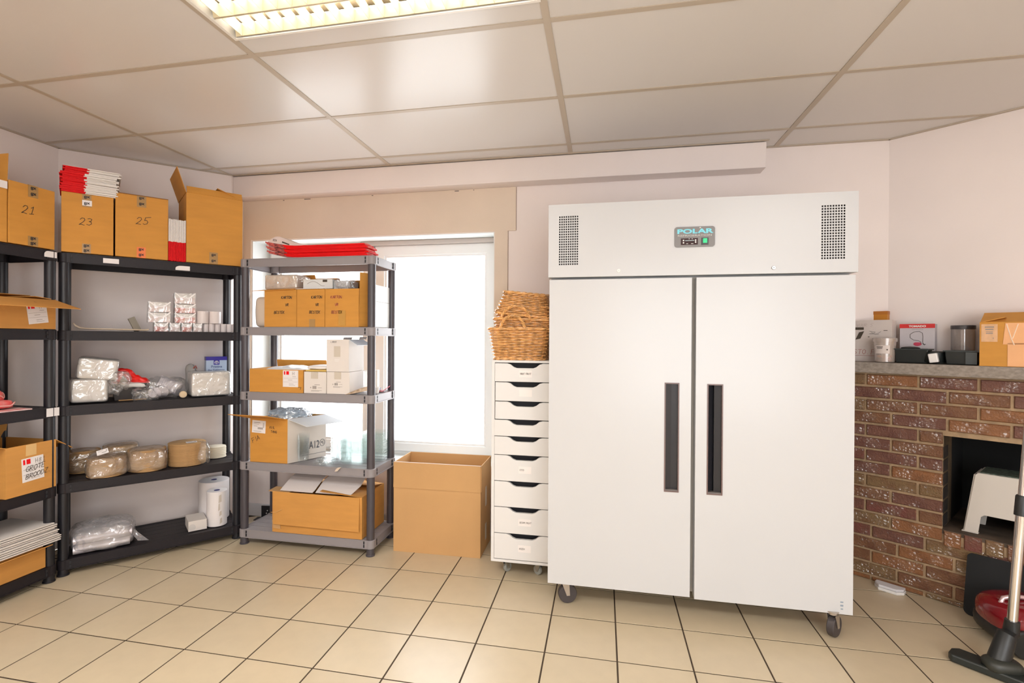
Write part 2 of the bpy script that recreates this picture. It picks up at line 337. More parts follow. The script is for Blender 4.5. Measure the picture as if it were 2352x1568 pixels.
# floor with separate tiles
floor = struct(MB().prism([(p[0], p[1]) for p in ROOM], -.12, -.0016).build('floor', GROUT))
TS, OX, OY, TH = .296, .0077, -.0173, .0026
def tcorner(a, b): return (OX+TS*(a*math.cos(TH)-b*math.sin(TH)), OY+TS*(a*math.sin(TH)+b*math.cos(TH)))
rest = MB(); g = .0068
full = None
for b in range(-13, 6):
    for a in range(-3, 19):
        e = g/TS
        poly = [tcorner(a+e/2, b+e/2), tcorner(a+1-e/2, b+e/2), tcorner(a+1-e/2, b+1-e/2), tcorner(a+e/2, b+1-e/2)]
        ar = area(poly); pl = clip(poly, .001)
        if not pl or area(pl) < .0004: continue
        if b < -4: rest.prism(pl, -.009, 0); continue
        if area(pl) > ar-1e-6:
            if full is None:
                q = MB(); h = TS/2-g/2; c = .0006
                q.add([(-h, -h, -.009), (h, -h, -.009), (h, h, -.009), (-h, h, -.009), (-h, -h, -c), (h, -h, -c), (h, h, -c), (-h, h, -c),
                       (-h+c, -h+c, 0), (h-c, -h+c, 0), (h-c, h-c, 0), (-h+c, h-c, 0)],
                      [(0, 1, 5, 4), (1, 2, 6, 5), (2, 3, 7, 6), (3, 0, 4, 7), (4, 5, 9, 8), (5, 6, 10, 9), (6, 7, 11, 10), (7, 4, 8, 11), (8, 9, 10, 11)])
                full = q.mesh('floor_tile', TILE)
            c = tcorner(a+.5, b+.5)
            shared('floor_tile', full, floor, (c[0], c[1], random.uniform(-.0004, .0002)), (random.uniform(-.0007, .0007), random.uniform(-.0007, .0007), TH))
        else: MB().prism(pl, -.009, 0).build('floor_tile', TILE, floor)
rest.build('floor_tile', TILE, floor, kind='stuff')
# ceiling
ceiling = struct(MB().prism([(p[0], p[1]) for p in ROOM], CEIL+.05, CEIL+.12).build('ceiling', CEILB))
for i in range(-1, 5):
    for j in range(-7, 3):
        x0, x1, y0, y1 = 1.2*i+.004, 1.2*i+1.196, .6*j+.004, .6*j+.596
        if j == 2: y0 = 1.204; y1 = YB
        lampcell = (i == 1 and j == -1) or (i, j) in ((1, -4), (3, -4), (0, -3))
        if lampcell: parts = [(x0, x1, y1-.108, y1), (x0, x1, y0, y0+.112)]
        else: parts = [(x0, x1, y0, y1)]
        for (a, b, c, d) in parts:
            pl = clip([(a, c), (b, c), (b, d), (a, d)], .002)
            if pl and area(pl) > .002: MB().prism(pl, CEIL+.003, CEIL+.018).build('ceiling_panel', CEILP, ceiling)
for i in range(0, 5):
    pl = clip([(1.2*i-.0135, FY), (1.2*i+.0135, FY), (1.2*i+.0135, YB), (1.2*i-.0135, YB)], .002)
    if pl: MB().prism(pl, CEIL, CEIL+.045).build('ceiling_bar', CEILB, ceiling)
for j in range(-6, 3):
    pl = clip([(-.67, .6*j-.0125), (XR, .6*j-.0125), (XR, .6*j+.0125), (-.67, .6*j+.0125)], .002)
    if pl: MB().prism(pl, CEIL+.0006, CEIL+.04).build('ceiling_bar', CEILB, ceiling)
H = CEIL+.05
def wallseg(name, p, q, th=.12, z0=0, z1=H, mt=WALL):      # wall whose room face runs p -> q, thickness outward (left of p->q)
    p, q = Vector((*p, 0)), Vector((*q, 0)); n = Vector((-(q-p).y, (q-p).x, 0)).normalized()*th
    return struct(MB().prism([tuple(p)[:2], tuple(q)[:2], tuple(q+n)[:2], tuple(p+n)[:2]], z0, z1).build(name, mt))
wallseg('wall_left', (-.67, FY), (-.67, .68))
wallseg('wall_corner', (-.67, .68), (.005, 1.342))
wallseg('wall_return', (.005, 1.3419), (.005, YB+.2), .10)
wallseg('wall_side', (XR, YR), (XR, FY))
FW0, FW1 = 2.6, 5.1
struct(MB().plate([-.67, FW0, FW1, XR], [0, .30, 2.20, H], FY-.15, FY, {(1, 1)}).build('wall_front', WALL))
w2_ = struct(MB().plate([FW0, FW0+.05, (FW0+FW1)/2-.03, (FW0+FW1)/2+.03, FW1-.05, FW1], [.30, .36, 2.15, 2.20], FY-.12, FY-.06, {(1, 1), (3, 1)}).build('window_fill_added', PVC))  # unseen window added behind the camera to let in frontal fill light
for (a_, b_) in ((FW0+.052, (FW0+FW1)/2-.032), ((FW0+FW1)/2+.032, FW1-.052)): MB().box(a_, b_, FY-.095, FY-.089, .362, 2.148).build('window_pane', GLASS, w2_)
def portal(loc, rot, sx, sy):
    la = bpy.data.lights.new('window_portal', 'AREA'); la.shape = 'RECTANGLE'; la.size = sx; la.size_y = sy; la.cycles.is_portal = True
    lo = bpy.data.objects.new('window_portal', la); COL.objects.link(lo); lo.location = loc; lo.rotation_euler = rot
portal(((FW0+FW1)/2, FY-.16, 1.25), (R(90), 0, 0), 2.5, 1.9)  # sampling portal of the added fill window
portal((.983, YB+.29, 1.235), (R(-90), 0, 0), 1.83, 1.57)
RX0, RX1, RZ0, RZ1 = .073, 1.893, .455, 2.014       # window recess
wb = MB(); wb.plate([.005, RX0, RX1, CR.x+.1], [0, RZ0, RZ1, H], YB, YB+.20, {(1, 1)})
struct(wb.build('wall_back', WALL))
wr = MB()
for (s0, s1, z0, z1) in ((SW, 2.60, 0, .86), (SW, SR, .86, H), (3.42, SR, 0, .86), (2.60, 3.42, 0, .34)):
    wr.prism([rp(s0, NW, 0)[:2], rp(s1, NW, 0)[:2], rp(s1, NW+.12, 0)[:2], rp(s0, NW+.12, 0)[:2]], z0, z1)
struct(wr.build('wall_right', WALL))
# ceiling edge angles
def edge(p, q, k):
    p, q = Vector((*p, 0)), Vector((*q, 0)); n = Vector((-(q-p).y, (q-p).x, 0)).normalized()*-.02
    struct(MB().prism([tuple(p)[:2], tuple(q)[:2], tuple(q+n)[:2], tuple(p+n)[:2]], CEIL-.002, CEIL+.0025).build('trim_%d' % k, CEILB))
edge((-.67, FY), (-.67, .68), 1); edge((-.67, .68), (.005, 1.342), 2); edge((3.55, YB), (CR.x, YB), 3); edge((CR.x, YB), (XR, YR), 4)
struct(MB().box(.012, 3.53, 1.337, 1.356, CEIL-.0015, CEIL+.0025).build('trim_5', CEILB))
# bulkhead along the window wall, rounded lower right end
bk = MB(); bk.box(.006, 3.52, 1.357, YB, 2.305, CEIL-.003)
struct(bk.build('trim_6', WALL, bevel=.004))
# beige board around the window
bp = [(.006, 2.304), (2.038, 2.304), (2.038, 2.018), (1.985, 2.018), (1.985, .50), (RX1+.004, .50), (RX1+.004, RZ1+.004), (RX0-.004, RZ1+.004), (RX0-.004, .50), (.006, .50)]
struct(MB().prism(bp, YB-.009, YB-.0005, 'y').build('trim_7', BOARD))
struct(MB().box(2.0395, 2.0415, YB-.002, YB, 2.02, 2.304).box(1.9865, 1.9885, YB-.002, YB, .50, 2.02).build('trim_8', mat('board_shadow_line', (.33, .19, .11), .8)))  # brown strips paint the shadow line along the board's right edge
cr = MB()
for (x, l) in ((.33, .012), (.50, .05), (1.02, .012), (1.62, .03), (1.75, .006)): cr.box(x, x+l, YB-.0095, YB-.0089, 2.295, 2.299)
struct(cr.build('trim_9', DARK))
# recess lining
rl = MB(); rl.box(RX0, RX0+.004, YB+.001, YB+.20, RZ0, RZ1); rl.box(RX1-.004, RX1, YB+.001, YB+.20, RZ0, RZ1)
rl.box(RX0+.004, RX1-.004, YB+.001, YB+.2, RZ1-.004, RZ1); rl.box(RX0+.004, RX1-.004, YB+.001, YB+.2, RZ0, RZ0+.006)
struct(rl.build('trim_10', REVEAL))
# baseboards
struct(MB().box(.006, 3.98, YB-.014, YB-.001, 0, .09).build('baseboard_back', mat('white_baseboard', (.60, .585, .60), .5), bevel=.003))
# window
WY = YB+.2
win = struct(MB().plate([RX0, RX0+.055, .925, .985, RX1-.05, RX1], [RZ0, RZ0+.06, RZ1-.055, RZ1], WY, WY+.07, {(1, 1), (3, 1)}).build('window_1', PVC))
def sash(x0, x1, nm):
    z0, z1 = RZ0+.035, RZ1-.035; a = .072
    MB().plate([x0, x0+a, x1-a, x1], [z0, z0+a*.8, z1-a, z1], WY-.025, WY+.03, {(1, 1)}).build(nm, PVC, win, bevel=.003)
    MB().plate([x0+a-.001, x0+a+.014, x1-a-.014, x1-a+.001], [z0+a*.8-.001, z0+a*.8+.014, z1-a-.014, z1-a+.001], WY-.012, WY+.02, {(1, 1)}).build('glazing_bead', PVC, win)
    MB().box(x0+a+.002, x1-a-.002, WY+.005, WY+.011, z0+a*.8+.002, z1-a-.002).build('window_pane', GLASS, win)
sash(RX0+.03, .948, 'window_sash'); sash(.962, RX1-.022, 'window_sash')
MB().box(.86, RX1-.005, WY-.06, WY-.026, RZ1-.036, RZ1-.005).build('blind_housing', BLIND, win, bevel=.004)
# ------------------------------------------------------------------ ceiling light fittings
def louvre_light(loc, label, lit):
    t = thing('louvre_light', label, 'ceiling light', loc, group='recessed louvre ceiling lights')
    Lx, Ly, D = 1.184, .372, .085
    hb = MB(); hb.plate([0, .012, Lx-.012, Lx], [0, .012, Ly-.012, Ly], 0, 1, {(1, 1)})
    hb2 = MB()
    hb2.box(0, Lx, 0, .006, 0, D); hb2.box(0, Lx, Ly-.006, Ly, 0, D); hb2.box(0, .006, .006, Ly-.006, 0, D); hb2.box(Lx-.006, Lx, .006, Ly-.006, 0, D)
    hb2.box(0, Lx, 0, Ly, D, D+.004)
    for a in ((0, Lx, 0, .01), (0, Lx, Ly-.01, Ly), (0, .012, .01, Ly-.01), (Lx-.012, Lx, .01, Ly-.01)): hb2.box(a[0], a[1], a[2], a[3], -.003, .001)
    hb2.build('housing', mat('white_lamp_housing', (.80, .77, .72), .4), t)
    rm = mat('warm_satin_reflector', (.93, .84, .62), .35, metal=.6)
    rows = 3; pw = (Ly-.02)/rows
    for k in range(rows):
        yc = .01+pw*(k+.5); tb = MB(); tb.tube([(.03, yc, .060), (Lx-.03, yc, .060)], .013, 12)
        tb.build('fluorescent_tube', mat('fluorescent_glow', (1, .95, .84), .5, emit=TUBE), t, smooth=True)
        rf = MB()
        for sg in (-1, 1):
            pr = [(yc+sg*(pw/2-.001), .004), (yc+sg*(pw/2-.001), .006), (yc+sg*(pw/2-.010), .045), (yc+sg*(pw/2-.016), .045), (yc+sg*(pw/2-.005), .004)]
            rf.prism(pr, .014, Lx-.014, 'x')
        rf.build('side_reflector', rm, t)
    n = 20; bm_ = MB()
    for k in range(rows):
        y0 = .01+pw*k+.006; y1 = y0+pw-.012
        bm_.add([(-.0008, y0, .003), (.0008, y0, .003), (.0008, y1, .003), (-.0008, y1, .003), (-.006, y0+.008, .042), (.006, y0+.008, .042), (.006, y1-.008, .042), (-.006, y1-.008, .042)],
                [(0, 3, 2, 1), (4, 5, 6, 7), (0, 1, 5, 4), (1, 2, 6, 5), (2, 3, 7, 6), (3, 0, 4, 7)])
    me = bm_.mesh('louvre_blade', mat('cream_louvre_blade', (.90, .84, .66), .4))
    if lit == 'near':
        for i in range(n): shared('louvre_blade', me, t, (.012+(Lx-.024)*(i+.5)/n, 0, 0))
    if lit != 'near':
        la = bpy.data.lights.new('fill_light', 'AREA'); la.shape = 'RECTANGLE'; la.size = 1.1; la.size_y = .33; la.energy = FILL_W; la.color = (1, .98, .965)
        lo = bpy.data.objects.new('fill_light', la); COL.objects.link(lo); lo.parent = t; lo.location = (Lx/2, Ly/2, -.004)
    return t
louvre_light((1.208, -.485, CEIL), 'long recessed louvre light in the ceiling nearest the window', 'near')
louvre_light((1.208, -2.285, CEIL), 'unseen louvre fill light added in the ceiling behind the camera', 'far')  # fill fitting added out of view to brighten the room
louvre_light((.008, -1.685, CEIL), 'unseen louvre fill light added at the left rear of the room', 'far')  # added out of view to lighten the left corner and shelves
louvre_light((3.608, -2.285, CEIL), 'unseen louvre fill light added at the right rear of the room', 'far')  # another added fitting, out of view, for fill light
def pile(i, n, what, where):
    if i == n-1: return 'topmost %s in the %s' % (what, where)
    if i == 0: return 'lowest %s in the %s' % (what, where)
    return 'inner %s in the %s' % (what, where)
# ------------------------------------------------------------------ shelf units
class Frame:
    def __init__(s, x, y, ang): s.o = Vector((x, y, 0)); s.a = ang; s.u = Vector((math.cos(ang), math.sin(ang), 0)); s.w = Vector((-math.sin(ang), math.cos(ang), 0))
    def P(s, u, v, z): return tuple(s.o+s.u*u+s.w*v+Vector((0, 0, z)))
FB = Frame(-.26, .395, R(50.4)); FG = Frame(.38, .985, 0); FL = Frame(-.25, -.528, R(90))
def shelf_unit(F, name, label, W, D, levels, bm_, pm, rh=.054, pr=.024):
    t = thing(name, label, 'shelf unit', F.P(0, 0, 0), F.a)
    x0, x1, y0, y1 = -.026, W+.026, 0, D; top = levels[0]
    for k, zt in enumerate(levels):
        b = MB(); zb = zt-rh; e = .045
        for (a, c, d, f) in ((x0+e, x1-e, y0+.004, y0+.012), (x0+e, x1-e, y1-.012, y1-.004)): b.box(a, c, d, f, zb+.003, zt-.002)
        for (a, c, d, f) in ((x0+.004, x0+.012, y0+e, y1-e), (x1-.012, x1-.004, y0+e, y1-e)): b.box(a, c, d, f, zb+.003, zt-.002)
        b.box(x0+e, x1-e, y0+.001, y0+.016, zt-.006, zt); b.box(x0+e, x1-e, y1-.016, y1-.001, zt-.006, zt)
        b.box(x0+e, x1-e, y0+.001, y0+.012, zb, zb+.005); b.box(x0+.001, x0+.012, y0+e, y1-e, zb, zb+.005); b.box(x1-.012, x1-.001, y0+e, y1-e, zb, zb+.005)
        b.box(x0+.01, x0+.045, y0+.02, y1-.02, zt-.012, zt-.004); b.box(x1-.045, x1-.01, y0+.02, y1-.02, zt-.012, zt-.004)
        sb = b.build('shelf_board', bm_, t)
        ns = 5; sw = (D-.03)/ns; sm = MB(); hw = sw/2-.016 if k == 0 else sw/2-.0025
        sm.box(x0+.03, x1-.03, -hw, hw, -.0075 if k == 0 else -.014, -.003); me = sm.mesh('deck_slat', bm_)
        for i in range(ns): shared('deck_slat', me, sb, (0, .015+sw*(i+.5), zt))
        if k: MB().box(x0+.03, x1-.03, y0+.014, y1-.014, zt-.0155, zt-.0142).build('deck_sheet', bm_, sb)
        for cx in (0, W):
            for cy in (y0+.026, y1-.026):
                cs = MB()
                cs.lathe([(pr+.001, zb), (pr+.0045, zb+.003), (pr+.0045, zt-.003), (pr+.001, zt)], 20, (cx, cy, 0))
                sg = 1 if cx == 0 else -1; sy = 1 if cy < D/2 else -1
                cs.box(min(cx, cx+sg*.026), max(cx, cx+sg*.026), cy-sy*.026 if sy > 0 else cy+.018, (cy-.018) if sy > 0 else cy+.026, zb+.001, zt-.001)
                cs.box(cx-.026 if sg > 0 else cx+.018, cx-.018 if sg > 0 else cx+.026, min(cy, cy+sy*.026), max(cy, cy+sy*.026), zb+.001, zt-.001)
                cs.build('corner_sleeve', bm_, sb, smooth=True)
        dk = MB()
        for cx in (0, W):
            sg = 1 if cx == 0 else -1; a = cx+sg*.027; c = cx+sg*.034
            for zz in (zb+.009, zb+.029): dk.box(min(a, c), max(a, c), y0-.0004, y0+.004, zz, zz+.016)
        for (zz) in (zb+.009, zb+.029):
            dk.box(x1-.004, x1+.0006, y0+.05, y0+.062, zz, zz+.016); dk.box(x1-.004, x1+.0006, y1-.062, y1-.05, zz, zz+.016)
        dk.build('sleeve_slot', DARK, sb, kind='stuff')
    for cx in (0, W):
        for cy in (y0+.026, y1-.026):
            p = MB(); p.lathe([(pr+.004, 0), (pr+.004, .006), (pr, .010), (pr, top-.004)], 20, (cx, cy, 0)); p.build('post', pm, t, smooth=True)
    return t
LB = [1.762, 1.338, .927, .505, .088]; LL = [1.76, 1.342, .931, .505, .09]; LG = [1.80, 1.372, .965, .524, .097]
ub = shelf_unit(FB, 'shelf_unit', 'black plastic shelf unit set diagonally across the room corner', .863, .385, LB, BLKM, BLKP)
ul = shelf_unit(FL, 'shelf_unit', 'black plastic shelf unit along the left wall, cut off by the photo edge', .863, .375, LL, BLKM, BLKP)
ug = shelf_unit(FG, 'shelf_unit', 'grey plastic shelf unit with dark posts standing before the window', .862, .345, LG, GRYP, POST, rh=.052)
def rimlabel(u, x, z, w_, h_, cut=0):
    n = 7; pts = [(x, z), (x+w_, z), (x+w_, z+h_)]+([(x+cut, z+h_)] if not cut else [(x+cut*(1-math.sin(i/n*1.57)), z+h_*(1-.6*(1-math.cos(i/n*1.57)))) for i in range(n+1)])
    if not cut: pts = [(x, z), (x+w_, z), (x+w_, z+h_), (x, z+h_)]
    MB().prism(pts, -.0022, -.0006, 'y').build('shelf_label', STICK, u)
rimlabel(ub, .168, 1.721, .072, .027); rimlabel(ub, .515, 1.712, .075, .027, .03)
rimlabel(ul, .815, 1.722, .062, .032, .02); rimlabel(ul, .828, .883, .064, .044)
# ------------------------------------------------------------------ cartons
def carton(name, label, loc, rz, w_, d, h, flaps, cm=CARD, group=None, th=.004, cat='cardboard box', closed=False, bottom=True, fl=None, sf=None):
    t = thing(name, label, cat, loc, rz, group)
    if closed:
        b = MB(); b.box(0, w_, 0, d, 0, h); b.build('box_body', cm, t, bevel=.002)
        return t
    b = MB(); b.box(0, w_, 0, th, 0, h).box(0, w_, d-th, d, 0, h).box(0, th, th, d-th, 0, h).box(w_-th, w_, th, d-th, 0, h)
    if bottom: b.box(th, w_-th, th, d-th, 0, th)
    b.build('box_body', cm, t)
    fl = fl or d/2; sf = sf or fl
    g = .002
    for k, a in flaps.items():
        ca, sa = math.cos(R(a)), math.sin(R(a)); f = MB()
        l = fl if k in ('front', 'back') else sf
        if k == 'front': f.slab((g, 0, h), (w_-2*g, 0, 0), (0, ca*l, sa*l), th*.8)
        if k == 'back': f.slab((w_-g, d, h), (-w_+2*g, 0, 0), (0, -ca*l, sa*l), th*.8)
        if k == 'left': f.slab((0, d-g, h), (0, -d+2*g, 0), (ca*l, 0, sa*l), th*.8)
        if k == 'right': f.slab((w_, g, h), (0, d-2*g, 0), (-ca*l, 0, sa*l), th*.8)
        f.build('flap', cm, t)
    return t
def tape(t, x0, x1, z0, z1, y=0, mt=TAPE, mark=0, over=0, top=None):
    b = MB(); b.box(x0, x1, y-.0012, y-.0002, z0, z1)
    if over: b.box(x0, x1, y-.0012, y+over, z1-.0002 if top is None else top, (z1 if top is None else top)+.001)
    b.build('packing_tape', mt, t)
    xc = (x0+x1)/2; n = mark
    for i in range(n):
        zc = z0+(z1-z0)*(i+.5)/n
        text(t, 'x8', (xc, y-.0012, zc+.008), (-1, 0, 0), (0, 0, -1), .0165, DARK, 'tape_print', xs=1.1, off=.0006)
X3, Z3 = (1, 0, 0), (0, 0, 1)
def lframe(F, u, v, z): return F.P(u, v, z)
# top of the left unit
c21 = carton('cardboard_box', 'ochre cardboard box marked 21 on top of the left shelf unit', FL.P(.653, 0, 1.7655), FL.a, .214, .30, .308, {}, CARD2, closed=True)
hand(c21, '21', (.055, 0, .16), X3, Z3, .04, .003, slant=.22, adv=4.6)
tape(c21, .085, .132, .248, .308, mark=2, over=.06); tape(c21, .085, .132, 0, .05, mark=2)
cl = carton('cardboard_box', 'open ochre cardboard box with a raised flap, left of the box marked 21', FL.P(.36, .005, 1.7655), FL.a, .288, .29, .302, {'right': 92, 'back': 30}, CARD2, fl=.14, sf=.135)
MB().box(.22, .286, -.0055, -.0047, .26, .296).build('paper_label', STICK, cl)
# boxes on the black unit
c23 = carton('cardboard_box', 'ochre cardboard box marked 23, under the red and white stack', FB.P(-.012, -.004, 1.7665), FB.a, .226, .33, .326, {}, CARD2, closed=True)
hand(c23, '23', (.075, 0, .155), X3, Z3, .038, .003, slant=.15, adv=4.8)
tape(c23, .088, .126, 0, .052, mark=2); tape(c23, .088, .128, .255, .325, mark=2); MB().box(.088, .130, -.0018, -.0013, .262, .292).build('paper_label', STICK, c23)
c25 = carton('cardboard_box', 'closed ochre cardboard box marked 25 with an orange tape end', FB.P(.2225, -.004, 1.7665), FB.a, .254, .33, .362, {}, CARD2, closed=True)
hand(c25, '25', (.095, 0, .195), X3, Z3, .040, .003, slant=.2, adv=5)
tape(c25, .10, .145, .295, .362, mark=2); tape(c25, .10, .143, 0, .062, mark=2, mt=TAPEO)
for zz, dz in ((.3605, .002), ): MB().box(.0, .254, -.0018, -.0002, .359, .3635).build('box_edge_shadow', mat('shadow_cardboard_edge', (.22, .09, .02), .8), c25)  # dark strip paints a shadow along the top front edge
cop = carton('cardboard_box', 'tall ochre cardboard box with open top flaps, beside the upright red and white cartons', FB.P(.570, -.004, 1.7665), FB.a, .314, .335, .425, {'left': 108, 'front': 66, 'right': 20, 'back': 75}, CARD2, fl=.045, sf=.155)
tape(cop, .125, .172, 0, .072, mark=2)
# red and white folded boxes lying on box 23: thin sheets, one thing each
def folded(w_, d, th, split, name='flat', red=RED):
    a = MB(); a.box(0, w_*split, 0, d, 0, th, 0); a.box(w_*split, w_, 0, d, 0, th, 1); a.box(w_*split+.004, w_-.004, -.0003, .0, th*.25, th*.75, 1)
    return a.mesh(name, [red, WHITE])
fm = folded(.246, .20, .0046, .42, 'folded_box')
N23 = 24
for i in range(N23):
    o = bpy.data.objects.new('folded_box', fm); COL.objects.link(o)
    z = 2.0935+i*.0058; sk = random.uniform(-.008, .008)+(.010 if i > 18 else 0)
    o.location = FB.P(-.014+sk, -.010+random.uniform(-.004, .006), z); o.rotation_euler = (0, 0, FB.a+random.uniform(-.03, .03))
    tag(o, pile(i, N23, 'folded red and white carton', 'stack on box 23'), 'folded box', 'red and white folded boxes on box 23')
o = MB().box(0, .25, 0, .2, 0, .002, 0).box(.20, .252, 0, .16, -.03, -.028, 0).build('folded_box', WHITE)
o.location = FB.P(-.008, -.006, 2.0935+N23*.0058+.001); o.rotation_euler = (0, 0, FB.a+.03)
tag(o, 'white folded sheet lying topmost on the red and white stack over box 23', 'folded box')
fv = MB(); fv.box(0, .0044, 0, .17, 0, .115, 0); fv.box(0, .0044, 0, .17, .115, .250, 1); fvm = fv.mesh('folded_box', [RED, WHITE])
for i in range(15):
    o = bpy.data.objects.new('folded_box', fvm); COL.objects.link(o)
    o.location = FB.P(.4785+i*.0060, -.006+random.uniform(-.003, .004), 1.7635+random.uniform(0, .003)); o.rotation_euler = (0, 0, FB.a)
    tag(o, 'red and white folded box standing on edge between box 25 and the tall open box', 'folded box', 'red and white folded boxes standing on edge')
# left unit, second shelf: open box with sloping flap and shipping label
c2 = carton('cardboard_box', 'wide cardboard box with a hanging front flap on the left unit', FL.P(.30, .002, 1.3445), FL.a, .575, .34, .155, {'front': 196, 'back': 8, 'right': 6}, CARD, fl=.175, sf=.10)
sticker(c2, (.345+.10, 0, .022), (1, 0, .14), (-.14, 0, 1), .095, .105)
hand(c2, 'V', (.40, -.09, .135), X3, (0, -.95, -.3), .012, .002)
# left unit, third shelf: red pouches and a flat pink sheet
def pouch(name, label, loc, rz, size, mt, lift=0, tilt=0, seed=1):
    t = thing(name, label, 'bag', loc, group=None, rot=(tilt, 0, rz))
    b = MB(); b.blob((0, 0, size[2]), size, .35, size[2]*.45, 14, seed, 28, 12); b.build('pouch_body', mt, t, smooth=True)
    e = MB(); pts = []
    for j in range(40):
        a = 2*math.pi*j/40; f = lambda q: math.copysign(abs(q)**.35, q)
        pts.append((size[0]*1.03*f(math.cos(a)), size[1]*1.03*f(math.sin(a)), size[2]*(1+.35*math.sin(5*a+seed))))
    e.tube(pts, .0035, 5, closed=True); e.build('sealed_edge', mat('pale_pink_seal', (.80, .42, .38), .5), t, smooth=True)
    return t
pouch('red_pouch', 'red patterned pouch on top of another at the far left', FL.P(.60, .19, .995), FL.a, (.115, .09, .028), PINK, tilt=R(14), seed=2)
pouch('red_pouch', 'red patterned pouch lying beneath another at the far left', FL.P(.63, .17, .941), FL.a, (.115, .10, .022), PINK, seed=5)
t = thing('folded_bag', 'flat pink and white paper bag lying on the third shelf of the left unit', 'bag', FL.P(.53, .03, .9315), FL.a-.12)
MB().box(0, .235, 0, .22, 0, .006).build('bag_body', mat('pale_pink_paper', (.72, .40, .38), .6, var=.4, vscale=18, col2=(.78, .62, .60)), t, bevel=.002)
MB().box(.02, .215, .012, .03, .0061, .0068).build('printed_stripe', PINK, t)
# left unit, fourth shelf: open box with a hand-written label
c4 = carton('cardboard_box', 'open cardboard box with a hand written white label on the left unit', FL.P(.640, -.004, .5075), FL.a+.03, .240, .33, .250, {'right': 214, 'back': 78, 'left': 160}, CARD, fl=.10, sf=.11)
sticker(c4, (.075, 0, .060), (1, 0, .05), (-.05, 0, 1), .105, .120)
hand(c4, 'GROTE', (.088, -.0012, .112), (1, 0, .10), (-.1, 0, 1), .024, .0024, slant=.3, adv=4.8, rs=5)
hand(c4, 'BROODZ.', (.088, -.0012, .075), (1, 0, .12), (-.12, 0, 1), .023, .0024, slant=.3, adv=4.8, rs=8)
hand(c4, '81', (.15, -.0012, .150), (1, 0, .1), (-.1, 0, 1), .022, .0012, slant=.2)
tape(c4, .09, .14, .192, .2485, mt=TAPEC)
# left unit, bottom shelf: carton with white flat boxes on it
c5 = carton('cardboard_box', 'low cardboard box under a pile of white flat cartons, left unit', FL.P(.29, .012, .0925), FL.a, .545, .32, .105, {'front': 158, 'back': 20}, CARD, fl=.055)
fw_ = MB().box(0, .56, 0, .30, 0, .0052).mesh('flat_carton', WCARD)
for i in range(10):
    o = bpy.data.objects.new('flat_carton', fw_); COL.objects.link(o)
    o.location = FL.P(.318+.005*(i % 3)-i*.0018, -.032+i*.003+random.uniform(-.002, .002), .226+i*.0098); o.rotation_euler = (R(0), R(0), FL.a+random.uniform(-.012, .012))
    tag(o, pile(i, 10, 'white flat carton', 'left unit pile'), 'flat carton', 'white flat cartons on the low box, left unit')
o = MB().box(0, .5, 0, .26, 0, .028).build('flat_carton', CARD); o.location = FL.P(.315, .004, .1985); o.rotation_euler = (0, 0, FL.a)
tag(o, 'brown flat cardboard sheet beneath the pile of white flat cartons', 'flat carton')
# ------------------------------------------------------------------ black corner unit, second shelf
Z2 = LB[1]+.001
t = thing('serving_tray', 'long thin cream tray with a curled end on the black corner unit', 'tray', FB.P(.035, .10, Z2), FB.a)
pr = [(0, .040), (.010, .024), (.03, .012), (.07, .008), (.35, .004), (.358, .010), (.355, .016), (.34, .012), (.07, .016), (.035, .020), (.016, .032), (.004, .046)]
MB().prism(pr, 0, .16, 'y').build('tray_body', mat('cream_tray', (.66, .52, .36), .35), t, bevel=.002)
t = thing('grey_slab', 'small grey rectangular slab leaning behind the wrapped red packs', 'block', FB.P(.345, .22, Z2), rot=(0, R(-24), FB.a))
MB().box(-.016, .020, 0, .05, .0, .092).build('slab_body', mat('grey_foam', (.30, .27, .22), .8), t, bevel=.002)
def pack(loc, sx, sy, sz, lab, tone, rz=0):
    t = thing('wrapped_pack', lab, 'packet', loc, FB.a+rz, 'film-wrapped red and white packets')
    b = MB(); b.box(.004, sx-.004, .004, sy-.004, .001, sz*.58, 0); b.box(.004, sx-.004, .004, sy-.004, sz*.58, sz-.003, 1)
    b.build('packed_cards', [mat('salmon_red_cards', (.72, .13, .09), .5, var=.75, vscale=28, col2=(.80, .66, .63)) if tone else mat('pale_pink_cards', (.78, .58, .56), .5, var=.5, vscale=30, col2=(.82, .76, .74)), WHITE], t)
    f = MB(); f.box(0, sx, 0, sy, 0, sz)
    f.build('film_wrap', BAGF, t)
    k = MB(); k.slab((0, -.0006, sz), (sx*.26, 0, -sz*.42), (.006, 0, .003), .0005); k.slab((sx, -.0006, sz), (-sx*.3, 0, -sz*.52), (-.006, 0, .004), .0005)
    k.slab((0, -.0006, 0), (sx*.14, 0, sz*.36), (.004, 0, 0), .0005); k.slab((sx*.26, -.0006, sz*.56), (sx*.44, 0, -.004), (0, 0, .005), .0005)
    k.build('film_fold', mat('bright_film_fold', (.9, .88, .88), .2), t)
    return t
zz = Z2
for i, (u, sx, lb, tn) in enumerate(((.414, .075, 'wrapped red packet at the left end of the bottom row', 1), (.492, .060, 'wrapped packet second from the left in the bottom row', 0),
                                   (.555, .060, 'wrapped packet third from the left in the bottom row, red corners', 1), (.618, .052, 'wrapped packet at the right end of the bottom row, beside small rolls', 0))):
    pack(FB.P(u, .07, zz), sx, .09, .054, lb, tn)
pack(FB.P(.384, .08, zz+.0555), .118, .09, .061, 'lower one of the two wrapped packets in the short left stack', 0)
pack(FB.P(.386, .08, zz+.118), .116, .09, .062, 'topmost wrapped packet of the short left stack', 0)
pack(FB.P(.520, .08, zz+.0555), .116, .09, .060, 'lowest big wrapped packet in the tall right stack, red base', 1)
pack(FB.P(.521, .08, zz+.117), .115, .09, .056, 'middle big wrapped packet in the tall right stack, red base', 1)
pack(FB.P(.519, .08, zz+.1745), .116, .09, .066, 'topmost white wrapped packet of the tall right stack', 0)
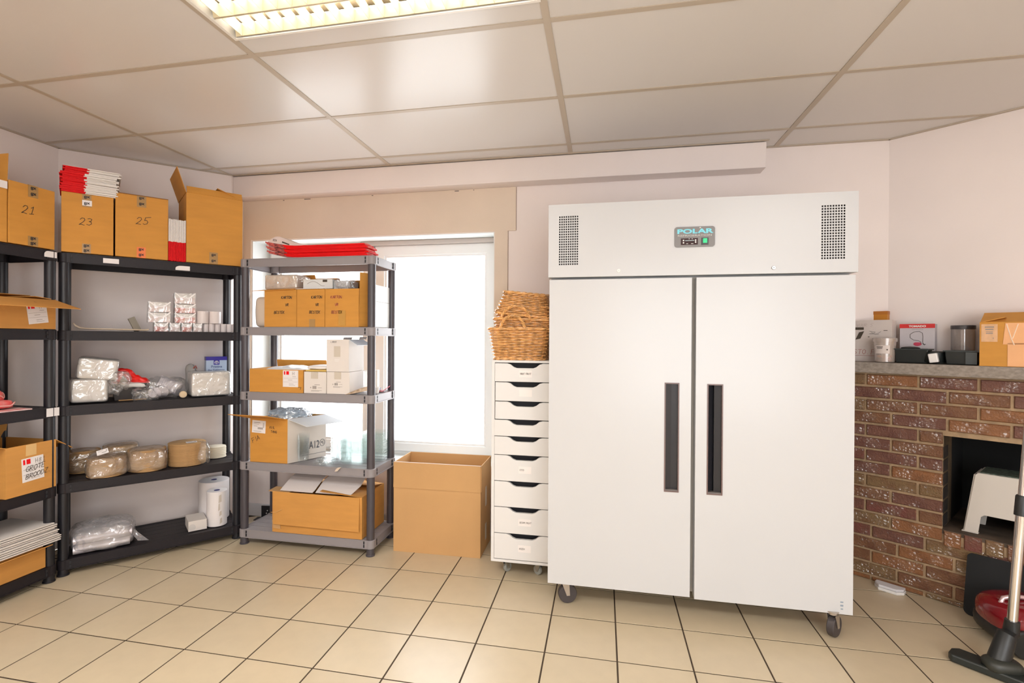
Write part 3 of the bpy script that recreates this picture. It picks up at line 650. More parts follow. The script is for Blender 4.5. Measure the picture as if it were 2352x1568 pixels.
def roll(loc, r, h, lab, grp, n=1):
    t = thing('paper_roll', lab, 'paper roll', loc, FB.a, grp)
    b = MB(); b.lathe([(r*.34, .0), (r-.001, 0), (r, .001), (r, h-.001), (r-.001, h), (r*.34, h), (r*.34, 0)], 24); b.build('paper', mat('pinkish_white_paper_roll', (.74, .67, .66), .45), t, smooth=True)
    c = MB(); c.lathe([(r*.28, .0), (r*.34, .0), (r*.34, h+.0006), (r*.28, h+.0006), (r*.28, 0)], 16); c.build('core', CARD3, t, smooth=True)
    return t
for i in range(6): roll(FB.P(.693+i*.034, .10, Z2), .0165, .053, 'small white paper roll in the bottom row at the right end of the corner unit', 'small paper rolls on the second shelf')
roll(FB.P(.675, .10, Z2+.0545), .034, .078, 'left one of the two larger paper rolls beside the wrapped packets', None)
roll(FB.P(.745, .10, Z2+.0545), .034, .078, 'right one of the two larger paper rolls beside the wrapped packets', None)
# ------------------------------------------------------------------ black corner unit, third shelf
Z3S = LB[2]+.001
def tissue(name, label, loc, rz, sz, seed, rot=None, pw=.2):
    t = thing(name, label, 'tissue pack', loc, rz, rot=rot)
    b = MB(); b.blob((sz[0]/2, sz[1]/2, sz[2]/2), (sz[0]/2-.004, sz[1]/2-.004, sz[2]/2-.004), pw, .004, 10, seed); b.build('folded_tissue', TISSUE, t, smooth=True)
    f = MB(); f.blob((sz[0]/2, sz[1]/2, sz[2]/2), (sz[0]/2, sz[1]/2, sz[2]/2), pw, .006, 18, seed+3, 40, 20); f.build('plastic_wrap', BAGF, t, smooth=True)
    return t
tissue('tissue_pack', 'white tissue pack lying lowest beneath a tilted one, left of the third shelf', FB.P(.020, .06, Z3S), FB.a, (.178, .24, .142), 1)
ta = tissue('tissue_pack', 'white tissue pack in loose film, resting tilted on another pack', FB.P(.042, .07, Z3S+.139), 0, (.195, .22, .128), 4, rot=(0, R(7), FB.a-.05), pw=.2)
g_ = MB(); g_.blob((.208, .02, .012), (.050, .05, .055), .8, .022, 26, 9, 30, 16, flat=False); g_.build('loose_wrap', BAGF, ta, smooth=True)
t = thing('black_tray', 'low black plastic bin holding the crumpled red cloth', 'bin', FB.P(.215, .13, Z3S), FB.a)
q = MB(); wq, dq, hq = .19, .2, .098
q.add([(.012, .01, 0), (wq-.012, .01, 0), (wq-.012, dq-.01, 0), (.012, dq-.01, 0), (0, 0, hq), (wq, 0, hq), (wq, dq, hq), (0, dq, hq),
       (.005, .005, hq), (wq-.005, .005, hq), (wq-.005, dq-.005, hq), (.005, dq-.005, hq), (.016, .014, .006), (wq-.016, .014, .006), (wq-.016, dq-.014, .006), (.016, dq-.014, .006)],
      [(0, 3, 2, 1), (0, 1, 5, 4), (1, 2, 6, 5), (2, 3, 7, 6), (3, 0, 4, 7), (4, 5, 9, 8), (5, 6, 10, 9), (6, 7, 11, 10), (7, 4, 8, 11), (8, 9, 13, 12), (9, 10, 14, 13), (10, 11, 15, 14), (11, 8, 12, 15), (12, 13, 14, 15)])
q.build('bin_body', mat('dark_brown_plastic', (.035, .027, .024), .4), t); MB().box(.03, .165, -.018, -.002, .0, .004).build('bin_lip', CARD3, t)
t = thing('red_cloth', 'crumpled red cloth bag bulging out of the black bin on the third shelf', 'cloth', FB.P(.225, .17, Z3S+.085), FB.a)
b = MB(); pts = [(.005, .0, .0), (.01, .0, .055), (.035, .0, .092), (.062, .0, .085), (.078, .0, .045), (.11, .0, .032), (.145, .0, .020), (.178, .0, .005)]
b.tube(pts, [.022, .025, .026, .026, .027, .026, .024, .012], 14); o = b.build('cloth_roll', mat('red_satin', (.78, .012, .008), .35, bump=.8, bscale=22), t, smooth=True)
sd = o.modifiers.new('smooth', 'SUBSURF'); sd.levels = 1; sd.render_levels = 2
tx = bpy.data.textures.new('crumple', 'CLOUDS'); tx.noise_scale = .035
dm = o.modifiers.new('crumple', 'DISPLACE'); dm.texture = tx; dm.strength = .022; dm.mid_level = .5
b = MB(); b.blob((.09, .02, .0), (.095, .07, .016), .6, .016, 20, 3); b.build('paper_lining', WHITE, t, smooth=True)
t = thing('clear_bag', 'clear plastic bag end crumpled against the black bin, third shelf', 'plastic bag', FB.P(.200, .085, Z3S+.03), FB.a)
b = MB(); b.blob((.02, 0, .045), (.045, .022, .040), .9, .020, 24, 6, 34, 18, flat=False); b.build('bag_film', BAGF, t, smooth=True)
t = thing('cup_bag', 'clear plastic bag of stacked pale cups lying beside the black bin', 'plastic bag', FB.P(.43, .13, Z3S), FB.a)
for k, (a, c, r1) in enumerate((((.045, .04, .034), (-.02, -.03, .040), .032), ((.110, .10, .055), (.02, .10, .100), .040), ((.13, .02, .042), (.075, .07, .075), .040))):
    b = MB(); A_, B_ = Vector(a), Vector(c)
    for i in range(10):
        p = A_.lerp(B_, i/10); q2 = A_.lerp(B_, (i+.9)/10); b.tube([p, q2], [r1, r1*.93], 18)
    b.build('nested_cups', mat('lilac_white_cups', (.78, .73, .77), .5), t)
b = MB(); b.blob((.05, .05, .062), (.118, .085, .068), .8, .022, 16, 12, 44, 24); b.build('bag_film', BAGF, t, smooth=True)
b = MB(); b.blob((-.055, -.05, .030), (.062, .045, .042), .8, .024, 20, 15, 40, 20); b.build('bag_end', BAGF, t, smooth=True)
t = thing('wooden_disc', 'small pale wooden disc standing before the tissue pack, third shelf', 'disc', FB.P(.566, .07, Z3S+.0215), FB.a)
MB().lathe([(.0, -.008), (.019, -.008), (.021, -.005), (.021, .008), (.0, .008)], 24, axis='y').build('disc_body', mat('pale_birch', (.72, .55, .35), .5), t, smooth=True)
tc = tissue('tissue_pack', 'square block of white napkins before the blue and white box', FB.P(.606, .05, Z3S), FB.a, (.228, .20, .158), 8, pw=.14)
t = thing('blue_box', 'blue and white upright box with a round emblem behind the napkins, third shelf', 'box', FB.P(.722, .262, Z3S), FB.a)
MB().box(0, .125, 0, .06, 0, .245).build('box_body', mat('pale_blue_card', (.42, .52, .68), .4), t)
MB().box(-.0008, .1258, -.0008, .0605, .222, .2458).build('blue_top_band', mat('royal_blue_card', (.02, .01, .30), .4), t)
MB().box(.045, .080, -.0012, 0, .192, .222).build('emblem_panel', mat('royal_blue_card', (.02, .01, .3)), t)
e = MB()
for r_ in (.012, .008): e.tube([(.0625+r_*math.cos(a*.2618), -.0018, .206+r_*math.sin(a*.2618)) for a in range(-2, 15)], .0012, 5)
e.box(.061, .064, -.002, -.001, .196, .214); e.box(.052, .073, -.002, -.001, .200, .2015); e.build('emblem', WHITE, t)
text(t, 'Pristine', (.0625, -.0005, .172), X3, Z3, .016, mat('slate_blue_print', (.10, .13, .28)), 'box_text', off=.0004)
text(t, 'for Tabletops', (.0625, -.0005, .150), X3, Z3, .013, MATS['slate_blue_print'], 'box_text', off=.0004)
t = thing('ribbon_spool', 'small grey twisted bundle behind the napkin block, third shelf', 'bundle', FB.P(.648, .30, Z3S+.15), FB.a)
t.location = FB.P(.618, .27, Z3S); b = MB(); b.blob((.02, .02, .10), (.035, .03, .098), .7, .012, 20, 21); b.build('grey_bundle', mat('grey_cloth', (.36, .34, .32), .8), t, smooth=True)
MB().tube([(.03, .0, .17), (.045, -.005, .188), (.05, 0, .17)], .004, 6).build('tie', INKR, t)
# ------------------------------------------------------------------ black corner unit, fourth shelf: wrapped stacks of round boards
Z4 = LB[3]+.001
def discs(label, loc, r, n, th, mt=KRAFT, wrap=True, seed=0, amp=.010, tilt=None, extra=0, grp=None):
    t = thing('disc_stack', label, 'disc stack', loc, FB.a, rot=tilt)
    d = MB(); d.lathe([(0, 0), (r-.001, 0), (r, .0008), (r, th-.0014), (r-.001, th-.0006), (0, th-.0006)], 40); me = d.mesh('round_board', mt, True)
    for i in range(n): shared('round_board', me, t, (random.uniform(-.0015, .0015), random.uniform(-.0015, .0015), i*th))
    if wrap:
        b = MB(); b.blob((0, 0, n*th/2+extra/2), (r+.004, r+.004, n*th/2+.003+extra/2), .42, amp, 17, seed, 54, 26); b.build('plastic_wrap', BAGF, t, smooth=True)
    return t
d2 = discs('front stack of brown round boards in a baggy clear wrap with a label', FB.P(.190, .105, Z4), .094, 20, .0052, wrap=True, seed=3, amp=.016, extra=.012)
sticker(d2, (-.045, -.07, .125), (1, .25, .2), (-.15, .45, .85), .055, .028, marks='bar')
d3 = discs('middle stack of brown round boards in tight clear wrap, beside the tall stack', FB.P(.386, .115, Z4), .098, 24, .0052, seed=7, amp=.009, extra=.004)
d4 = discs('tall stack of brown round boards open at the top, with loose wrap', FB.P(.596, .130, Z4), .104, 26, .0052, wrap=False, seed=9)
b = MB(); b.blob((.080, -.045, .062), (.040, .055, .070), .6, .014, 20, 31, 40, 22); b.build('loose_wrap', BAGF, d4, smooth=True)
sticker(d4, (-.01, -.06, .1365), (1, 0, 0), (0, 1, 0), .06, .05, marks='bar')
discs('small stack of cream round boards at the right end of the fourth shelf', FB.P(.775, .215, Z4), .060, 14, .0052, KRAFT2, wrap=False)
discs('stack of round boards at the left end of its shelf, beside the post', FB.P(.085, .285, Z4), .080, 24, .0052, seed=11, amp=.007, extra=.0)
discs('wrapped stack of round boards at the back, behind the labelled front stack', FB.P(.262, .278, Z4), .088, 26, .0052, seed=13, amp=.010, extra=.008)
# ------------------------------------------------------------------ black corner unit, bottom shelf
Z5 = LB[4]+.001
t = thing('foil_roll_bag', 'milky plastic bag of film rolls on the bottom shelf of the corner unit', 'plastic bag', FB.P(.035, .03, Z5), FB.a)
for k, (y, z, r) in enumerate(((.025, .027, .025), (.026, .078, .024), (.085, .027, .025), (.14, .028, .026))):
    MB().tube([(.005, y, z), (.262+.01*k, y, z)], r, 20).build('film_roll', mat('satin_film_roll', (.66, .62, .66), .22, metal=.35), t, smooth=True)
b = MB(); b.blob((.140, .105, .070), (.152, .125, .078), .55, .016, 11, 17, 56, 28); b.build('bag_film', BAGM, t, smooth=True)
b = MB(); b.add([(.23, .03, .13), (.30, .04, .06), (.355, .0, .008), (.30, -.005, .02), (.27, .10, .10), (.32, .12, .012)], [(0, 1, 3), (1, 2, 3), (0, 4, 1), (4, 5, 1), (1, 5, 2)])
b.build('bag_tail', BAGM, t)
t = thing('white_carton', 'small white carton lying on its side beside the paper towel rolls', 'box', FB.P(.585, .055, Z5), FB.a-.02)
MB().box(.01, .112, .0, .155, 0, .063).build('box_body', WCARD, t, bevel=.0015)
MB().lathe([(0, 0), (.02, 0), (.02, .0015), (0, .0015)], 24, (.03, -.002, .024), axis='y').build('tuck_flap', mat('pale_grey_card', (.6, .57, .55), .6), t)
def bigroll(label, loc, r, h, torn):
    t = thing('towel_roll', label, 'paper roll', loc, FB.a)
    MB().lathe([(.018, 0), (r-.002, 0), (r, .002), (r, h-.002), (r-.002, h), (.018, h-.001), (.018, 0)], 40).build('paper', mat('towel_paper', (.80, .76, .76), .7, bump=.1, bscale=40), t, smooth=True)
    MB().lathe([(.016, .0), (.018, .0), (.018, h), (.016, h), (.016, 0)], 20).build('core', mat('blue_grey_core', (.08, .08, .22)), t, smooth=True)
    if torn:
        k = MB(); rr = r+.0012
        pts = [(-.4, .20), (-.1, .20), (-.22, .155), (-.05, .12), (-.3, .11), (-.05, .02), (.12, .07), (.05, .02)]
        def on(a, z, e=0): return ((rr+e)*math.sin(a), -(rr+e)*math.cos(a), z)
        for a0, a1, z0, z1 in ((-.02, .28, .15, .205), (-.06, .14, .10, .15), (.05, .30, .065, .10), (.10, .36, .015, .055)):
            k.add([on(a0, z0), on(a1, z0+.008), on(a1-.03, z1), on(a0+.04, z1-.006)], [(0, 1, 2, 3)])
        k.build('torn_strip', mat('beige_torn_paper', (.60, .54, .47), .7), t)
    return t
bigroll('narrow white paper towel roll with a torn strip, standing in front', FB.P(.762, .105, Z5), .059, .222, True)
bigroll('wider white paper towel roll standing behind the narrow torn one', FB.P(.772, .262, Z5), .092, .255, False)
# ------------------------------------------------------------------ grey unit contents
def GP(x, y, z): return (x, y, z)
ZG = [z+.001 for z in LG]
# folded red bags on the top shelf
def redfold(i, z, jx, jy, label, group):
    t = bpy.data.objects.new('red_paper_bag', None); COL.objects.link(t); t.location = (.565+jx, 1.0+jy, z); t.rotation_euler = (0, 0, R(-1.0+random.uniform(-.8, .8)))
    tag(t, label, 'paper bag', group)
    return t
n = 16; L_ = .66
def bagcurve(x0, x1, k, e=0):
    xs_ = [x0+(x1-x0)*i/k for i in range(k+1)]; f = lambda x: .030*max(0, 1-x/.20)**1.5
    return [(x, f(x)-e) for x in xs_]+[(x, f(x)+.0085+e) for x in reversed(xs_)]
bm0 = MB(); bm0.prism(bagcurve(.105, L_, 12), 0, .13, 'y'); bag_me = bm0.mesh('bag_body', mat('red_paper_bag_colour', (.78, .002, .004), .5, spec=.2, var=.12, vscale=4))
em = MB(); em.prism(bagcurve(-.012, .110, 8, .0004), -.002, .132, 'y')
edge_me = em.mesh('printed_end', mat('pink_black_printed_paper', (.85, .16, .13), .6, var=.9, vscale=20, col2=(.10, .015, .02), stretch=(1.6, 1, 1)))
fe = MB(); fe.tube([(L_-.01, .01, .005), (L_+.004, .03, .006), (L_+.002, .09, .005)], .006, 6); fe_me = fe.mesh('folded_end', PINK, True)
NR = 8
for i in range(NR):
    zz = ZG[0]+i*.0092
    t = redfold(i, zz, -.010*math.sin(i*2.1)-(i*.002), random.uniform(-.006, .004), pile(i, NR, 'flat red paper bag', 'pile on the grey unit'), 'red paper bags on the grey unit')
    shared('bag_body', bag_me, t); shared('printed_end', edge_me, t); shared('folded_end', fe_me, t) if i % 2 else None
t = thing('flyer', 'curled white printed flyer lying on the left end of the red bag pile', 'flyer', (.545, 1.0, ZG[0]+NR*.0092+.002))
pl = [(0, .028), (.03, .047), (.06, .058), (.085, .056), (.14, .034), (.20, .012), (.27, .0)]
b = MB()
for y0 in (0,): b.prism([(x, z) for x, z in pl]+[(x, z+.002) for x, z in reversed(pl)], 0, .12, 'y')
b.prism([(0, 0), (0, .028)]+pl[1:], -.001, .001, 'y')
b.build('paper_sheet', mat('pinkish_flyer_paper', (.72, .60, .57), .6, var=.15), t)
hand(t, 'XEN', (.035, -.0005, .034), (1, 0, -.25), (.2, 0, 1), .012, .002); MB().slab((.10, -.0008, .02), (.05, 0, -.018), (.002, 0, .008), .0006).build('dark_print', INK, t)
# second shelf
def kbox(x0, x1, lab, word_x, flaps, zt=.231, col=None, seed=1):
    t = carton('cardboard_box', lab, (x0, .992, ZG[1]), 0, x1-x0, .27, zt, flaps, CARD2, fl=.13, sf=.06, group=None)
    for j, (wd_, dx) in enumerate((('KARTON', .0), ('VR', .028), ('BESTEK', word_x))):
        hand(t, wd_, (col[0]+dx, 0, .174-.046*j), X3, Z3, .0160, .0029, mt=col[1], jit=.3, adv=4.6, rs=seed+j)
    return t
k1 = kbox(.530, .752, 'ochre cardboard box with handwriting, leftmost of three, its flap out left', -.050, {'back': 60}, seed=11, col=(.118, INK))
f_ = MB().slab((-.078, -.012, .222), (.295, -.004, .009), (-.02, .13, .018), .003).build('flap', CARD2, k1)
k2 = kbox(.755, .944, 'ochre cardboard box with handwriting, middle one of three in a row', -.012, {'back': 40}, seed=21, col=(.098, INK))
tape(k2, .085, .125, 0, .048, mt=TAPE)
k3 = kbox(.947, 1.168, 'ochre cardboard box with red handwriting, rightmost of three in a row', .006, {'back': 30}, seed=31, col=(.036, INKR))
tape(k3, .088, .135, .008, .10, mt=mat('amber_tape', (.50, .26, .045), .25)); MB().slab((.2215, .002, .004), (.030, .06, -.002), (.004, 0, .325), .003).build('flap', CARD2, k3)
t = thing('napkin_pack', 'cream wrapped pack standing on end at the left of the second shelf, grey unit', 'packet', (.398, 1.07, ZG[1]))
MB().blob((.065, .07, .098), (.066, .068, .098), .3, .004, 12, 5, 34, 18).build('pack_body', mat('cream_napkins', (.74, .62, .50), .6), t, smooth=True)
t = thing('napkin_pack', 'cream film wrapped pack lying on the leftmost handwritten box', 'packet', (.485, 1.055, ZG[1]+.240))
MB().box(.0, .225, 0, .18, 0, .092).build('pack_body', MATS['cream_napkins'], t, bevel=.008)
f = MB(); f.blob((.118, .09, .046), (.122, .095, .048), .22, .005, 20, 8, 44, 20); f.build('plastic_wrap', BAGF, t, smooth=True)
t = thing('white_packet', 'flat white carton with a curved printed line, on the handwritten boxes', 'packet', (.772, 1.03, ZG[1]+.236))
MB().box(0, .20, 0, .16, 0, .060).build('packet_body', mat('cool_white_card', (.66, .67, .66), .4), t, bevel=.003)
MB().tube([(.03+.013*i, -.0008, .018+.028*math.sin(math.pi*min(1, (i+1.5)/9))) for i in range(10)], .0011, 5).build('curved_print', INKG, t); MB().box(.135, .165, -.001, 0, .042, .056).build('dark_print', INK, t)
f = MB(); f.blob((.255, .075, .030), (.058, .075, .034), .5, .012, 30, 18, 40, 20); f.build('ribbed_film', BAGF, t, smooth=True)
MB().box(.205, .30, .01, .14, 0, .05).build('wrapped_sheets', mat('silvery_sheets', (.58, .60, .62), .3, var=.5, vscale=60, stretch=(8, 1, 1)), t)
t = thing('white_folder', 'flat white folded sheet lying on the middle handwritten box', 'paper', (.70, 1.0, ZG[1]+.2335))
MB().slab((0, 0, 0), (.23, 0, .001), (0, .14, .001), .003).build('paper_sheet', WHITE, t)
t = thing('white_box', 'large plain white box seen past the right front post, second shelf', 'box', (1.207, 1.055, ZG[1]))
MB().box(0, .030, 0, .245, 0, .262).build('box_body', mat('blueish_white_card', (.74, .76, .76), .5), t, bevel=.002)
MB().box(.0302, .0306, .0, .245, .158, .160).build('lid_line', INKG, t)
# third shelf
b3 = carton('cardboard_box', 'low ochre cardboard box with a white shipping label on the grey unit', (.428, .990, ZG[2]), 0, .372, .28, .142, {'back': 80, 'left': -10}, CARD2, fl=.05, sf=.05)
sticker(b3, (.235, 0, .036), X3, Z3, .105, .102); MB().tube([(.34, -.001, .034), (.36, -.001, .036), (.355, -.001, .022)], .0015, 5).build('tear', INK, b3)
t = thing('tissue_sheets', 'white plastic sheeting rising out of the low labelled box, grey unit', 'plastic sheet', (.50, 1.04, ZG[2]+.09))
MB().blob((.12, .10, .02), (.165, .095, .045), .7, .020, 16, 40, 44, 20).build('sheeting', mat('white_sheeting', (.80, .82, .84), .35), t, smooth=True)
def wbox(name, label, x0, w_, z, h, d=.20, y=.995, code=(.3, .25), flaps=None):
    t = thing(name, label, 'box', (x0, y, z))
    b = MB()
    if flaps: b.box(0, w_, 0, .003, 0, h).box(0, w_, d-.003, d, 0, h).box(0, .003, .003, d-.003, 0, h).box(w_-.003, w_, .003, d-.003, 0, h).box(.003, w_-.003, .003, d-.003, 0, .003)
    else: b.box(0, w_, 0, d, 0, h)
    b.build('box_body', WCARD, t, bevel=.0012)
    return t
w1 = wbox('white_box', 'white carton with a stamped code, beside the low labelled box', .804, .150, ZG[2], .132)
barprint(w1, (.040, 0, .012), X3, Z3, .09, .045); MB().box(.048, .095, -.001, -.0002, .09, .132).build('packing_tape', mat('beige_tape_on_white', (.56, .50, .42), .4), w1)
w2 = wbox('white_box', 'white carton with a stamped code under the tall open white carton', .958, .150, ZG[2], .134)
barprint(w2, (.036, 0, .040), X3, Z3, .075, .036); MB().box(.05, .095, -.001, -.0002, .09, .134).build('packing_tape', MATS['beige_tape_on_white'], w2)
w3 = wbox('white_box', 'tall white carton with its lid flap out, standing on another carton', .955, .148, ZG[2]+.1355, .196, flaps=1)
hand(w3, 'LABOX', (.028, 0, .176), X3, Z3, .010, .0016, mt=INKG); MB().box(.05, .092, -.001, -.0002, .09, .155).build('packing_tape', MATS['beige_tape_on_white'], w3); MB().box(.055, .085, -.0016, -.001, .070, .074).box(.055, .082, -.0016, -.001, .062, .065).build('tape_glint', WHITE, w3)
MB().slab((.148, .004, .194), (0, .19, 0), (.055, 0, -.032), .0025).build('flap', mat('bluish_white_flap', (.70, .74, .80), .5), w3)
MB().slab((.004, .196, .196), (.06, 0, 0), (0, .01, .012), .0025).slab((.115, .196, .196), (.05, 0, 0), (0, .012, .016), .0025).build('flap', WCARD, w3)
t = thing('padded_envelope', 'cream envelope with a yellow edge lying on the left white carton', 'envelope', (.812, .998, ZG[2]+.134))
MB().box(0, .14, 0, .17, .0, .010).build('envelope_body', mat('yellow_envelope', (.66, .45, .12), .5), t, bevel=.003)
MB().blob((.07, .10, .022), (.085, .085, .014), .6, .008, 20, 44, 30, 14).build('paper_fold', WHITE, t, smooth=True)
t = thing('clear_box', 'clear plastic box standing at the right end of the third shelf, grey unit', 'plastic box', (1.125, 1.14, ZG[2]))
q = MB(); q.box(0, .055, 0, .12, 0, .135).build('box_wall', CLEAR, t); MB().box(.002, .053, .002, .118, .133, .136).build('box_rim', mat('clear_rim', (.75, .8, .82), .2), t)
t = thing('paper_bag', 'creased beige paper bag lying by the right front post, grey unit', 'paper bag', (1.085, .985, ZG[2]), rot=(0, R(-9), R(8)))
b = MB(); b.prism([(0, 0), (.03, -.002), (.12, .002), (.155, .006), (.15, .028), (.10, .024), (.045, .012)], 0, .075, 'y'); b.build('bag_body', mat('printed_beige_paper', (.58, .46, .34), .6, var=.6, vscale=40, col2=(.30, .20, .13)), t)
t = thing('mini_cup', 'small white paper cup behind the right front post on the third shelf', 'cup', (1.262-.03, 1.10, ZG[2]))
MB().lathe([(.0, 0), (.016, 0), (.022, .036), (.0235, .037), (.021, .038), (.015, .003), (0, .003)], 20).build('cup_body', WHP, t, smooth=True)
t = thing('folded_leaflet', 'red and dark blue folded leaflet at the right end of the third shelf, grey unit', 'leaflet', (1.225, 1.165, ZG[2]+.004), R(20))
MB().slab((-.02, 0, .0), (.04, 0, -.002), (0, .10, .0), .002).slab((.02, 0, 0), (.040, 0, .028), (0, .10, 0), .002).build('paper_sheet', mat('crimson_leaflet', (.50, .02, .06), .4), t)
MB().slab((-.045, 0, .018), (.05, 0, -.006), (0, .10, 0), .002).build('blue_panel', mat('navy_leaflet', (.03, .06, .16), .4), t)
# fourth shelf
ab = thing('cardboard_box', 'open cardboard box printed A12 on its side, on the grey unit', 'cardboard box', (.430, .996, ZG[3]))
SD = Vector((.117, .247, 0)); SU = SD.normalized(); SN = Vector((SU.y, -SU.x, 0)); AW, AH = .262, .276
def apar(x0, x1, t0, t1): return [(x0+SD.x*t0, SD.y*t0), (x1+SD.x*t0, SD.y*t0), (x1+SD.x*t1, SD.y*t1), (x0+SD.x*t1, SD.y*t1)]
q = MB(); q.prism(apar(0, AW, 0, .016), 0, AH).prism(apar(0, AW, .984, 1), 0, AH).prism(apar(0, .004, .016, .984), 0, AH).prism(apar(AW-.004, AW, .016, .984), 0, AH).prism(apar(.004, AW-.004, .016, .984), 0, .004)
q.build('box_body', CARD2, ab)
MB().slab((-.004, -.001, AH), (AW+.004, 0, -.002), (-.062, -.115, .036), .0032).build('flap', CARD2, ab)
MB().slab((AW, .003, AH), tuple(SD*.97), (.135, -.005, -.040), .0032).build('flap', mat('window_lit_flap', (.66, .68, .70), .6), ab)  # right flap coloured pale blue to look lit by the window
e0 = Vector((AW, 0, 0))+SN*.0006; MB().slab(tuple(e0), tuple(SD), (0, 0, AH), .0004).build('pale_side', mat('pale_box_side', (.62, .56, .50), .7, var=.06), ab)
sticker(ab, (.012, 0, .185), (1, 0, -.05), (.05, 0, 1), .095, .078, marks='bar')
hand(ab, 'VUIL', (.135, 0, .215), (1, 0, -.05), Z3, .014, .0022, rs=4); hand(ab, 'TANG', (.145, 0, .188), (1, 0, -.05), Z3, .014, .0022, rs=9)
hand(ab, 'FIA', (.020, 0, .118), (1, 0, .5), (-.5, 0, 1), .028, .0026, rs=2)
def onside(t, z, e=.0018): v = Vector((AW, 0, 0))+SU*t+SN*e; return (v.x, v.y, z)
text(ab, 'A12', onside(.148, .066), tuple(SU), Z3, .050, mat('dark_grey_print', (.06, .07, .09)), 'box_lettering', xs=.66, align='LEFT')
e = MB(); e.tube([onside(.246+.018*math.cos(k*.2618), .094+.022*math.sin(k*.2618), .002) for k in range(24)], .0012, 5, closed=True)
e.tube([onside(.236+.007*i, .092+.009*math.sin(i*2.1), .002) for i in range(4)], .0012, 5); e.tube([onside(.237+.007*i, .102-.008*math.sin(i*1.7), .002) for i in range(3)], .0012, 5)
e.build('round_emblem', MATS['dark_grey_print'], ab); MB().slab(onside(.10, .030, .0012), tuple(SU*.170), (0, 0, .0022), .0005).build('printed_rule', MATS['dark_grey_print'], ab)
t = thing('blue_film_bags', 'clear bluish plastic bags bulging out of the top of the A12 box', 'plastic bag', (.515, 1.02, ZG[3]+.222))
b = MB(); b.blob((.085, .10, .045), (.11, .10, .058), .7, .022, 22, 51, 46, 24, flat=False); b.build('bag_film', film('blue_film', col=(.62, .82, 1), haze=.45, gloss=.35, rough=.12, wrinkle=.9), t, smooth=True)
b = MB(); b.blob((.13, .13, .052), (.105, .07, .048), .8, .020, 26, 57, 40, 22, flat=False); b.build('bag_film', MATS['blue_film'], t, smooth=True)
cupm = MB(); cupm.lathe([(.0, .001), (.028, .0), (.029, .001), (.0365, .058), (.0385, .060), (.0375, .0615)], 28)
cme = cupm.mesh('cup_wall', CLEAR, True)
for i in range(13):
    t = thing('plastic_cup', pile(i, 13, 'clear plastic cup', 'nested stack before the A12 box'), 'cup', (.764, 1.055, ZG[3]+i*.0098), group='clear cups nested on the fourth shelf')
    shared('cup_wall', cme, t)
lm = MB(); lm.lathe([(0, .004), (.030, .004), (.036, .010), (.058, .010), (.062, .0), (.066, .0), (.067, .002), (.063, .004), (.060, .012), (.036, .012), (.029, .006), (0, .006)], 28)
lme = lm.mesh('lid_dish', CLEAR, True)  # thin round lids of clear plastic, stacked below
for (cx, cy, n_, lab, grp, tilt) in ((.945, 1.20, 30, 'tall stack left of the trays', 'clear lids in the left stack', 0), (.90, 1.06, 5, 'slipped pile at the front', 'clear lids fallen forward', .12)):
    for i in range(n_):
        t = thing('clear_lid', pile(i, n_, 'clear round plastic lid', lab), 'lid', (cx+random.uniform(-.003, .003)+(i*.010 if tilt else 0), cy+random.uniform(-.003, .003), ZG[3]+.001+i*.0058), group=grp, rot=(R(tilt*40), R(-tilt*30), random.random()*6))
        shared('lid_dish', lme, t)
GREENP = film('green_tint_plastic', col=(.62, .80, .76), haze=.035, gloss=.04, rough=.08, tint=(.97, .988, .984), edge=.12)
tm = MB(); W2, D2 = .075, .06
tm.add([(-W2, -D2, .014), (W2, -D2, .014), (W2, D2, .014), (-W2, D2, .014), (-W2+.012, -D2+.012, 0), (W2-.012, -D2+.012, 0), (W2-.012, D2-.012, 0), (-W2+.012, D2-.012, 0)],
       [(0, 1, 5, 4), (1, 2, 6, 5), (2, 3, 7, 6), (3, 0, 4, 7), (4, 5, 6, 7)])
tm.tube([(-W2, -D2, .014), (W2, -D2, .014), (W2, D2, .014), (-W2, D2, .014)], .0016, 5, closed=True)
tme = tm.mesh('tray_wall', GREENP)
for i in range(25):
    t = thing('plastic_tray', pile(i, 25, 'thin greenish clear tray', 'stack by the front post'), 'tray', (1.085+random.uniform(-.003, .003), 1.12+random.uniform(-.003, .003), ZG[3]+.001+i*.0066), random.uniform(-.05, .05), group='green-tinted clear trays by the post')
    shared('tray_wall', tme, t)
for i in range(22):
    t = thing('plastic_tray', pile(i, 22, 'thin clear tray', 'rear stack behind the front post'), 'tray', (1.165+random.uniform(-.003, .003), 1.245+random.uniform(-.002, .002), ZG[3]+.001+i*.0078), random.uniform(-.05, .05), group='clear trays in the rear stack')
    shared('tray_wall', tme, t)
t = thing('paper_scrap', 'torn scrap of beige paper hanging over the rim of the fourth shelf', 'scrap', (1.04, .979, ZG[3]-.012), rot=(0, R(-20), 0))
MB().prism([(-.02, -.006), (.0, -.009), (.016, .0), (.03, .006), (.01, .010), (-.006, .006)], -.003, .0, 'y').build('scrap_body', mat('beige_scrap', (.62, .52, .42), .6), t)
